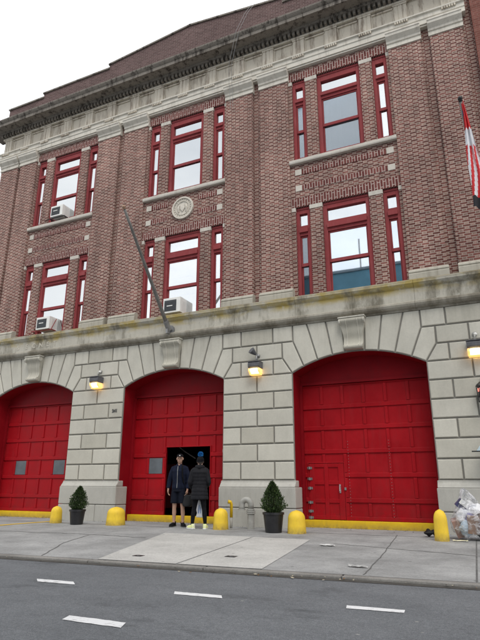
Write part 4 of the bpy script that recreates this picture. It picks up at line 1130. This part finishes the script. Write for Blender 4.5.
rubbish(bx_, by_, 'clear plastic rubbish bag of boxes and paper beside the right bollard', None, (.40,.32,.36), (bx_-.05,by_,.74), [
    ('cardboard_box', cb_, lambda: rbox(bx_+.1,by_-.08,.30,.20,.16,.17,.15,.1,.35)),
    ('cardboard_box', cb2, lambda: rbox(bx_+.24,by_-.04,.30,.13,.2,.19,-.1,.12,.2)),
    ('cardboard_box', plain('pinkish_card',(.38,.24,.2),.8), lambda: rbox(bx_-.27,by_-.02,.22,.07,.14,.17,.2,-.3,.1)),
    ('carton', plain('blue_black_carton',(.05,.05,.12),.5), lambda: rbox(bx_-.13,by_+.0,.66,.12,.1,.09,.1,.75,.2)),
    ('label_card', M['white'], lambda: rbox(bx_-.09,by_-.12,.70,.085,.012,.05,.1,.7,.2)),
    ('paper_waste', blu, lambda: crumple((bx_-.10,by_-.17,.2),(.15,.1,.17),4,.5)),
    ('paper_waste', pap, lambda: crumple((bx_-.16,by_-.08,.46),(.16,.12,.13),7,.5)),
    ('paper_waste', vio, lambda: crumple((bx_-.02,by_-.13,.42),(.09,.07,.09),9,.5)),
    ('paper_waste', pap, lambda: crumple((bx_+.12,by_-.05,.56),(.14,.12,.11),12,.5)),
    ('plastic_bag', M['bag_black'], lambda: crumple((bx_+.26,by_-.1,.13),(.16,.13,.12),14,.4))], 3)
rubbish(-.02, 12.62, 'second rubbish bag cut by the right edge, white sack on black', None, (.28,.26,.30), (-.02,12.62,.6), [
    ('plastic_bag', plain('white_sack',(.6,.62,.68),.4,.1,8), lambda: crumple((-.03,12.6,.42),(.2,.18,.22),21,.4)),
    ('plastic_bag', M['bag_black'], lambda: crumple((-.02,12.6,.16),(.27,.22,.16),25,.35))], 30)

# ------------------------------------------------------------------ people
m_skin = plain('skin', (.46,.275,.20), .55, .1, 9); m_skin2 = plain('skin_pale', (.5,.33,.26), .55, .1, 9)
m_navy = plain('navy_cloth', (.009,.012,.026), .85, .3, 14, bmp=.3, bscale=25, spec=.12); m_shorts = plain('dark_navy_shorts', (.008,.010,.018), .85, .3, 14, bmp=.3, bscale=25, spec=.12)
m_blk = plain('black_cloth_wear', (.008,.008,.010), .85, .3, 14, spec=.12); m_coat = plain('black_puffer', (.011,.011,.014), .7, .3, 20, bmp=.25, bscale=18, spec=.18)
m_hair = plain('dark_hair', (.02,.014,.01), .6)
def hand(mb, wrist, d, palm_n, thumb_d, s=1.0, curl=.5):
    """palm and five separate curled fingers added to mb: d = pointing direction, palm_n = palm normal"""
    d = Vector(d).normalized(); pn = Vector(palm_n).normalized(); sd = Vector(thumb_d).normalized(); W_ = Vector(wrist)
    mb.tube([W_-d*.03, W_+d*.02, W_+d*.055*s, W_+d*.095*s], [(.024*s,.02*s),(.03*s,.019*s),(.04*s,.017*s),(.037*s,.014*s)], 12)
    for k, (off, ln) in enumerate(((.027,.074),(.009,.083),(-.010,.078),(-.028,.062))):
        p = W_+d*.088*s+sd*off*s; pts = [p-d*.015]; dd = d.copy()
        for seg, a in ((.45,curl*.5),(.3,curl),(.25,curl*.8)):
            dd = (dd+pn*a).normalized(); pts.append(pts[-1]+dd*(ln*seg+.006)*s)
        mb.tube(pts, [.0095*s,.009*s,.008*s,.006*s], 8)
    p = W_+d*.03*s+sd*.03*s
    mb.tube([p, p+(d*.6+sd*.7)*.035*s, p+(d*.9+sd*.4+pn*.3)*.062*s], [.013*s,.011*s,.008*s], 8)
def body(t, skin, arms, legs, head_c, head_dir, ht):
    """continuous figure: torso, neck, head with face, arms with hands, legs (local space, facing -Y)"""
    m = MB()
    m.rings([(0,.0,.86,.155,.105),(0,0,.95,.165,.115),(0,0,1.05,.145,.105),(0,0,1.2,.15,.108),(0,0,1.35,.17,.11),(0,.01,1.44,.165,.09),(0,.015,1.50,.09,.07)], 20)
    m.tube([(0,.015,1.46),(0,.01,1.54),(head_c[0],head_c[1]+.01,head_c[2]-.05)], [.062,.055,.058], 12)
    for a in arms:
        m.tube([a['sh'],a['mid'],a['el'],a['fo'],a['wr']], [.052,.047,.04,.036,.026], 12)
        hand(m, a['wr'], a['hd'], a['pn'], a['th'], 1.05, a.get('curl', .5))
    for l_ in legs: m.tube(l_, [.085,.074,.054,.050,.054,.036,.035][:len(l_)], 14)
    hd = Vector(head_dir).normalized(); sd = hd.cross(Vector((0,0,1))).normalized(); up = Vector((0,0,1)); C_ = Vector(head_c)
    def hp(f, s, u): return C_+hd*f+sd*s+up*u
    m.ball(C_+up*.03, (.078,.09,.095), 18, 12); m.ball(hp(.018,0,-.04), (.066,.068,.078), 16, 10); m.ball(hp(.035,-.03,-.01), (.034,.034,.034), 10, 7); m.ball(hp(.035,.03,-.01), (.034,.034,.034), 10, 7)
    m.ball(hp(.05,0,-.085), (.03,.03,.025), 10, 7)
    m.tube([hp(.082,0,.03), hp(.097,0,-.005), hp(.099,0,-.016)], [.009,.013,.014], 8)
    m.tube([hp(.072,-.04,.038), hp(.084,0,.034), hp(.072,.04,.038)], [.012,.014,.012], 8)
    m.tube([hp(.074,-.025,-.052), hp(.086,0,-.05), hp(.074,.025,-.052)], [.008,.011,.008], 8)
    for s in (-1, 1): m.ball(hp(-.005,s*.081,.0), (.016,.02,.03), 8, 6)
    o = fused(m, 'body', skin, t, .0075, 2)
    for s in (-1, 1): MB().ball(hp(.076,s*.031,.016), .011, 8, 6).build('eye', M['black'], None).parent = t
    mo = MB().tube([hp(.083,-.02,-.051), hp(.0935,0,-.0505), hp(.083,.02,-.051)], .0035, 5); mo.build('mouth', plain('lips', (.25,.09,.08), .5), None).parent = t
    return o, hp
def shoe(mb, x, y, ang, ln=.29, hgt=.09, w_=.05):
    d = Vector((math.sin(ang), -math.cos(ang), 0)); c = Vector((x,y,0))
    def P(f, z): q = c+d*f; return (q.x,q.y,z)
    mb.tube([P(-.075,.05),P(-.03,.055),P(.06,.05),P(.14,.04),P(.19,.034),P(.215,.032)], [(w_*.75,.048),(w_*.85,.052),(w_*.95,.045),(w_*1.05,.038),(w_*.9,.03),(w_*.4,.018)], 14)
    mb.tube([P(-.035,.05),P(-.035,.12)], [.05,.046], 12)
def sole(mb, x, y, ang):
    d = Vector((math.sin(ang), -math.cos(ang), 0)); c = Vector((x,y,0)); s = Vector((d.y,-d.x,0)); out = []
    for f, w_ in ((-.09,.03),(-.07,.045),(0,.05),(.1,.056),(.17,.054),(.21,.035),(.225,.015)): out.append((f,w_))
    pts = [c+d*f+s*w_ for f,w_ in out]+[c+d*f-s*w_ for f,w_ in reversed(out)]
    n = len(pts); mb.add([(p.x,p.y,.0) for p in pts]+[(p.x,p.y,.026) for p in pts], [list(range(n))[::-1],[n+i for i in range(n)]]+[[i,(i+1)%n,n+(i+1)%n,n+i] for i in range(n)])

# --- man in navy, facing the street
SC = 1.045
MN = thing('person', 'man in black cap, navy jacket and shorts standing in the open wicket', 'person', (-7.80, 13.0, 0), None, .18)
MN.scale = (SC,SC,SC)
armR = dict(sh=(-.185,.01,1.42), mid=(-.225,.01,1.28), el=(-.265,.015,1.13), fo=(-.275,-.01,1.0), wr=(-.275,-.04,.90), hd=(.05,-.12,-1), pn=(.9,.1,0), th=(.1,-1,0))
armL = dict(sh=(.185,.01,1.42), mid=(.225,.01,1.28), el=(.255,.02,1.14), fo=(.26,-.02,1.0), wr=(.255,-.06,.89), hd=(0,-.1,-1), pn=(-.9,.1,0), th=(-.1,-1,0), curl=.9)
legs = [[(-.085,0,.9),(-.095,-.005,.72),(-.10,-.01,.50),(-.105,-.0,.42),(-.108,.015,.33),(-.11,.015,.14),(-.11,.01,.08)],
        [(.085,0,.9),(.10,-.005,.72),(.115,-.01,.50),(.12,0,.42),(.125,.015,.33),(.13,.015,.14),(.13,.01,.08)]]
_, hp = body(MN, m_skin, [armR, armL], legs, (.005,-.005,1.655), (.25,-1,-.02), 1.8)
j = MB()
j.rings([(0,0,.90,.185,.135),(0,0,.96,.19,.14),(0,0,1.08,.178,.13),(0,0,1.22,.185,.13),(0,.0,1.36,.205,.13),(0,.01,1.44,.185,.105),(0,.015,1.495,.11,.085)], 24)
for a in (armR, armL): j.tube([(a['sh'][0]*.55,.01,1.445),(a['sh'][0]*.9,.01,1.415),a['mid'],a['el'],a['fo'],tuple(Vector(a['wr'])+Vector((0,0,.02)))], [.062,.072,.07,.063,.056,.047], 14)
j.tube([(-.06,-.05,1.50),(0,.06,1.53),(.06,-.05,1.50)], .03, 8)
fused(j, 'jacket', m_navy, MN, .012, 3)
z_ = MB(); z_.tube([(.0,-.112,1.47),(.0,-.138,1.36),(0,-.138,1.2),(0,-.138,1.05),(0,-.15,.93)], .007, 6); z_.build('zip', M['metal'], None).parent = MN
z_ = MB(); z_.tube([(.10,-.06,1.49),(.125,-.128,1.38),(.14,-.125,1.2),(.165,-.08,1.05)], (.018), 6); z_.build('shoulder_strap', m_blk, None).parent = MN
s_ = MB(); s_.rings([(0,0,.99,.165,.12),(0,0,.9,.178,.13),(0,0,.84,.182,.135)], 24)
for l_, sx in zip(legs, (-1,1)): s_.tube([(sx*.085,0,.93),(sx*.098,-.005,.74),(sx*.106,-.01,.555)], [.10,.105,.102], 18)
fused(s_, 'shorts', m_shorts, MN, .012, 3)
for q_ in ((-.11,.01,-.05),(.135,.01,.55)):
    s_ = MB(); shoe(s_, *q_); so_ = fused(s_, 'shoe', m_blk, MN, .008, 2)
    s_ = MB(); sole(s_, *q_); s_.build('sole', M['black'], None).parent = so_
k_ = MB(); k_.ball(hp(-.008,0,.075), (.088,.098,.062), 18, 10)
hdv = Vector((.25,-1,0)).normalized(); sdv = hdv.cross(Vector((0,0,1)))
br_ = []
cpz = fused(k_, 'cap', m_blk, MN, .008, 1)
bv = MB(); vs = []
for i in range(9):
    a = -1.1+2.2*i/8
    for r_, dz in ((.088,.072),(.165,.060)):
        p = Vector((.005,-.005,1.655))+hdv*(r_*math.cos(a*.8))+sdv*(min(r_,.1)*math.sin(a*.8))+Vector((0,0,dz)); vs.append(tuple(p))
bv.add(vs, [(2*i,2*i+2,2*i+3,2*i+1) for i in range(8)]); bo = bv.build('cap_peak', m_blk, None); bo.parent = MN
sd_ = bo.modifiers.new('thick', 'SOLIDIFY'); sd_.thickness = .006
lg = MB().ball(hp(.086,.0,.085), (.02,.008,.014), 10, 6); lg.build('cap_badge', M['white'], None).parent = MN
h_ = MB(); h_.tube([hp(-.02,-.082,.03),hp(-.075,-.05,-.01),hp(-.09,0,-.015),hp(-.075,.05,-.01),hp(-.02,.082,.03)], .017, 8); h_.build('hair', m_hair, None).parent = MN

# --- woman in long black coat, her back to the street
WM = thing('person', 'person seen from behind in long black quilted coat, leggings and blue pompom hat', 'person', (-6.93, 12.58, -.004), None, PI+.35)
WM.scale = (1.0,1.0,1.0)
wR = dict(sh=(-.175,.01,1.40), mid=(-.215,.02,1.26), el=(-.235,.03,1.12), fo=(-.20,-.08,1.06), wr=(-.13,-.19,1.02), hd=(.5,-.6,-.35), pn=(.3,.3,-1), th=(.6,.2,.3), curl=.9)
wL = dict(sh=(.175,.01,1.40), mid=(.22,.02,1.26), el=(.245,.03,1.12), fo=(.235,-.06,1.03), wr=(.20,-.15,.96), hd=(-.3,-.6,-.6), pn=(-.6,.3,-.5), th=(0,-.4,.8), curl=.9)
wlegs = [[(-.08,0,.88),(-.10,0,.70),(-.125,-.01,.50),(-.137,0,.42),(-.147,.015,.33),(-.162,.015,.14),(-.165,.01,.08)],
         [(.08,0,.88),(.10,0,.70),(.125,-.01,.50),(.137,0,.42),(.147,.015,.33),(.162,.015,.14),(.165,.01,.08)]]
_, hq = body(WM, m_skin2, [wR, wL], wlegs, (0,-.015,1.63), (.2,-1,-.05), 1.75)
c_ = MB(); rr = []
for i in range(72):
    u = i/71; z = .70+.80*u
    pinch = 1-.055*abs(math.sin((z-.70)*PI/.085))**.5*0+.045*abs(math.sin((z-.70)*PI/.088))
    if u < .35: rx, ry = .225-.03*(u/.35), .165-.02*(u/.35)
    elif u < .55: rx, ry = .195-.012*math.sin((u-.35)/.2*PI/2), .145-.01
    elif u < .85: rx, ry = .183+.03*((u-.55)/.3), .135+.01*((u-.55)/.3)
    else: rx, ry = .213-.10*((u-.85)/.15)**1.5, .145-.05*((u-.85)/.15)
    rr.append((0,.0,z,rx*pinch,ry*pinch))
c_.rings(rr, 28)
for a in (wR, wL):
    P = [Vector((a['sh'][0]*.62,.01,1.425)),Vector(a['sh']),Vector(a['el']),Vector(a['fo']),Vector(a['wr'])]; pts = []; rad = []
    for i in range(4):
        for q_ in range(7):
            t_ = q_/7; pts.append(P[i].lerp(P[i+1], t_)); rad.append((.078-.028*((i+t_)/4))*(1+.07*abs(math.sin((i*7+q_)*PI/3.5))))
    pts.append(P[4]-(P[4]-P[3])*.1); rad.append(.045); c_.tube(pts, rad, 14)
fused(c_, 'coat', m_coat, WM, .009, 1)
hdm = MB(); hdm.tube([(-.10,-.06,1.475),(-.085,.05,1.50),(0,.105,1.50),(.085,.05,1.50),(.10,-.06,1.475)], [(.03,.04),(.045,.05),(.05,.06),(.045,.05),(.03,.04)], 12)
fused(hdm, 'hood', m_coat, WM, .009, 2)
l2 = MB()
for l_ in wlegs: l2.tube(l_[:6]+[(l_[6][0],l_[6][1],.09)], [.092,.080,.060,.057,.060,.043,.041], 16)
fused(l2, 'leggings', m_blk, WM, .009, 2)
m_neon = plain('neon_shoe', (.72,.78,.22), .6, .25, 12, dark=(.75,.75,.66))
for q_ in ((-.165,.01,-.1),(.165,.01,.75)):
    s_ = MB(); shoe(s_, *q_); so_ = fused(s_, 'shoe', m_neon, WM, .008, 2)
    s_ = MB(); sole(s_, *q_); s_.build('sole', M['white'], None).parent = so_
b_ = MB(); b_.ball(hq(-.012,0,.05), (.096,.106,.095), 20, 12); b_.rings([(0-.0,-.01,1.615,.099,.108),(0,-.01,1.675,.101,.109)], 20)
fused(b_, 'beanie', m_blk, WM, .008, 1)
pm = MB(); rn = random.Random(4); pc = Vector(hq(-.02,0,.185))
pm.ball(pc, .045, 12, 8)
for i in range(520):
    d = Vector((rn.gauss(0,1),rn.gauss(0,1),rn.gauss(0,1))).normalized(); s = d.cross(Vector((rn.gauss(0,1),rn.gauss(0,1),rn.gauss(0,1)))).normalized()*.006; e = pc+d*rn.uniform(.06,.082)
    pm.add([pc+d*.03-s, pc+d*.03+s, e+s*.6, e-s*.6], [(0,1,2,3)])
pm.build('pompom', plain('blue_yarn', (.015,.16,.42), .8, .4, 30), None, fix=False).parent = WM
hr = MB(); hr.tube([hq(-.05,-.075,.0),hq(-.085,-.04,-.03),hq(-.09,0,-.03),hq(-.085,.04,-.03),hq(-.05,.075,.0)], .02, 8); hr.tube([hq(-.08,.0,-.03),hq(-.085,.0,-.09)], [.03,.02], 8); hr.build('hair', m_hair, None).parent = WM

# --- what they carry
def world(t, p): 
    return (Matrix.Translation(t.location)@Matrix.Rotation(t.rotation_euler.z,4,'Z')@Matrix.Scale(t.scale.x,4))@Vector(p)
# white carrier bag hanging from her hands, seen between her calves
hw_ = world(WM, (-.06,-.24,.98))
SB = thing('shopping_bag', 'white carrier bag with a blue mark seen between the calves of the hatted person', 'bag', tuple(hw_))
bx0, by0 = -6.95, 12.70
g_ = MB(); n = 14; rs = []
for i in range(n+1):
    u = i/n; z = .26+.42*u
    rs.append((bx0+.012*math.sin(u*7), by0, z, .118-.035*u**3+.008*math.sin(u*19), .055-.03*u**2))
g_.rings(rs, 22, power=3); g_.build('sack', plain('white_plastic', (.78,.80,.84), .35, .08, 10, bmp=.3, bscale=12), SB, smooth=True)
g_ = MB()
for s in (-1,1): g_.tube([(bx0+s*.05,by0,.66),(bx0+s*.03,by0+.03,.82),tuple(hw_)], .008, 6)
g_.build('handles', plain('white_handle', (.7,.72,.76), .5), SB)
g_ = MB(); g_.tube([(bx0-.035,by0-.058,.36),(bx0-.02,by0-.059,.46),(bx0-.01,by0-.057,.56)], .008, 6); g_.tube([(bx0+.03,by0-.058,.36),(bx0+.025,by0-.058,.5)], .006, 6)
g_.build('print', plain('blue_print', (.08,.2,.5), .5), SB)
# black holdall in the man's left hand
hm = world(MN, (.255,-.07,.79))
HB = thing('hand_bag', 'black holdall hanging from the left hand of the man in navy', 'bag', tuple(hm))
g_ = MB(); bxx, byy = hm.x+.02, hm.y; rs = []
for i in range(12):
    u = i/11; rs.append((bxx+.02*u, byy, .50+.30*u, .15*(1-.25*u**2)*math.sin(min(1,u*4+.35)*PI/2), .085*(1-.45*u)))
g_.rings(rs, 22, power=2.8); g_.build('sack', M['bag_black'], HB, smooth=True)
g_ = MB(); 
for s in (-1,1): g_.tube([(bxx+s*.09,byy,.76),(bxx+s*.07,byy,.84),(hm.x+s*.02,hm.y,hm.z+.015)], .01, 6)
g_.build('handles', M['bag_black'], HB)

# ------------------------------------------------------------------ camera, light, sky
yaw, pitch, roll, f = .432275, .302660, -.003627, 531.407
Rz = Matrix.Rotation(yaw, 3, 'Z'); Rx = Matrix.Rotation(pitch, 3, 'X'); Ry = Matrix.Rotation(roll, 3, 'Y')
Rm = Rz@Rx@Ry
right, fwd, up = Rm.col[0], Rm.col[1], Rm.col[2]
cam = bpy.data.cameras.new('camera'); co_ = bpy.data.objects.new('camera', cam); COL.objects.link(co_)
co_.matrix_world = Matrix(((right.x,up.x,-fwd.x,0),(right.y,up.y,-fwd.y,0),(right.z,up.z,-fwd.z,1.03),(0,0,0,1)))
cam.sensor_fit = 'HORIZONTAL'; cam.sensor_width = 36; cam.lens = f/480*36; cam.clip_end = 1000; cam.clip_start = .05
scn.camera = co_
SUN_EL, SUN_AZ = math.radians(54), math.radians(148)     # azimuth measured from +Y towards +X
wd_ = bpy.data.worlds.new('World'); scn.world = wd_; wd_.use_nodes = True; nt = wd_.node_tree
bg = nt.nodes['Background']
sky = nt.nodes.new('ShaderNodeTexSky'); sky.sky_type = 'NISHITA'; sky.sun_disc = False; sky.sun_elevation = SUN_EL; sky.sun_rotation = SUN_AZ
sky.dust_density = 4; sky.air_density = 1
tc = nt.nodes.new('ShaderNodeTexCoord')
cl = noise_tex(nt, tc.outputs['Generated'], 2.2, 5, .6, (1,1,2.5))
cloud = ramp(nt, cl, [(.32, (9.3,9.6,10.0)), (.66, (12.6,12.6,12.6))])
L(nt, mix(nt, .88, sky.outputs[0], cloud), bg.inputs['Color']); bg.inputs['Strength'].default_value = .122
sl_ = bpy.data.lights.new('sun', 'SUN'); sl_.energy = 1.35; sl_.angle = math.radians(26); sl_.color = (1,.96,.9)
so_ = bpy.data.objects.new('sun', sl_); COL.objects.link(so_)
dirv = Vector((math.sin(SUN_AZ)*math.cos(SUN_EL), math.cos(SUN_AZ)*math.cos(SUN_EL), math.sin(SUN_EL)))
so_.rotation_euler = dirv.to_track_quat('Z', 'Y').to_euler()
scn.view_settings.view_transform = 'Standard'; scn.view_settings.look = 'None'; scn.view_settings.exposure = 0
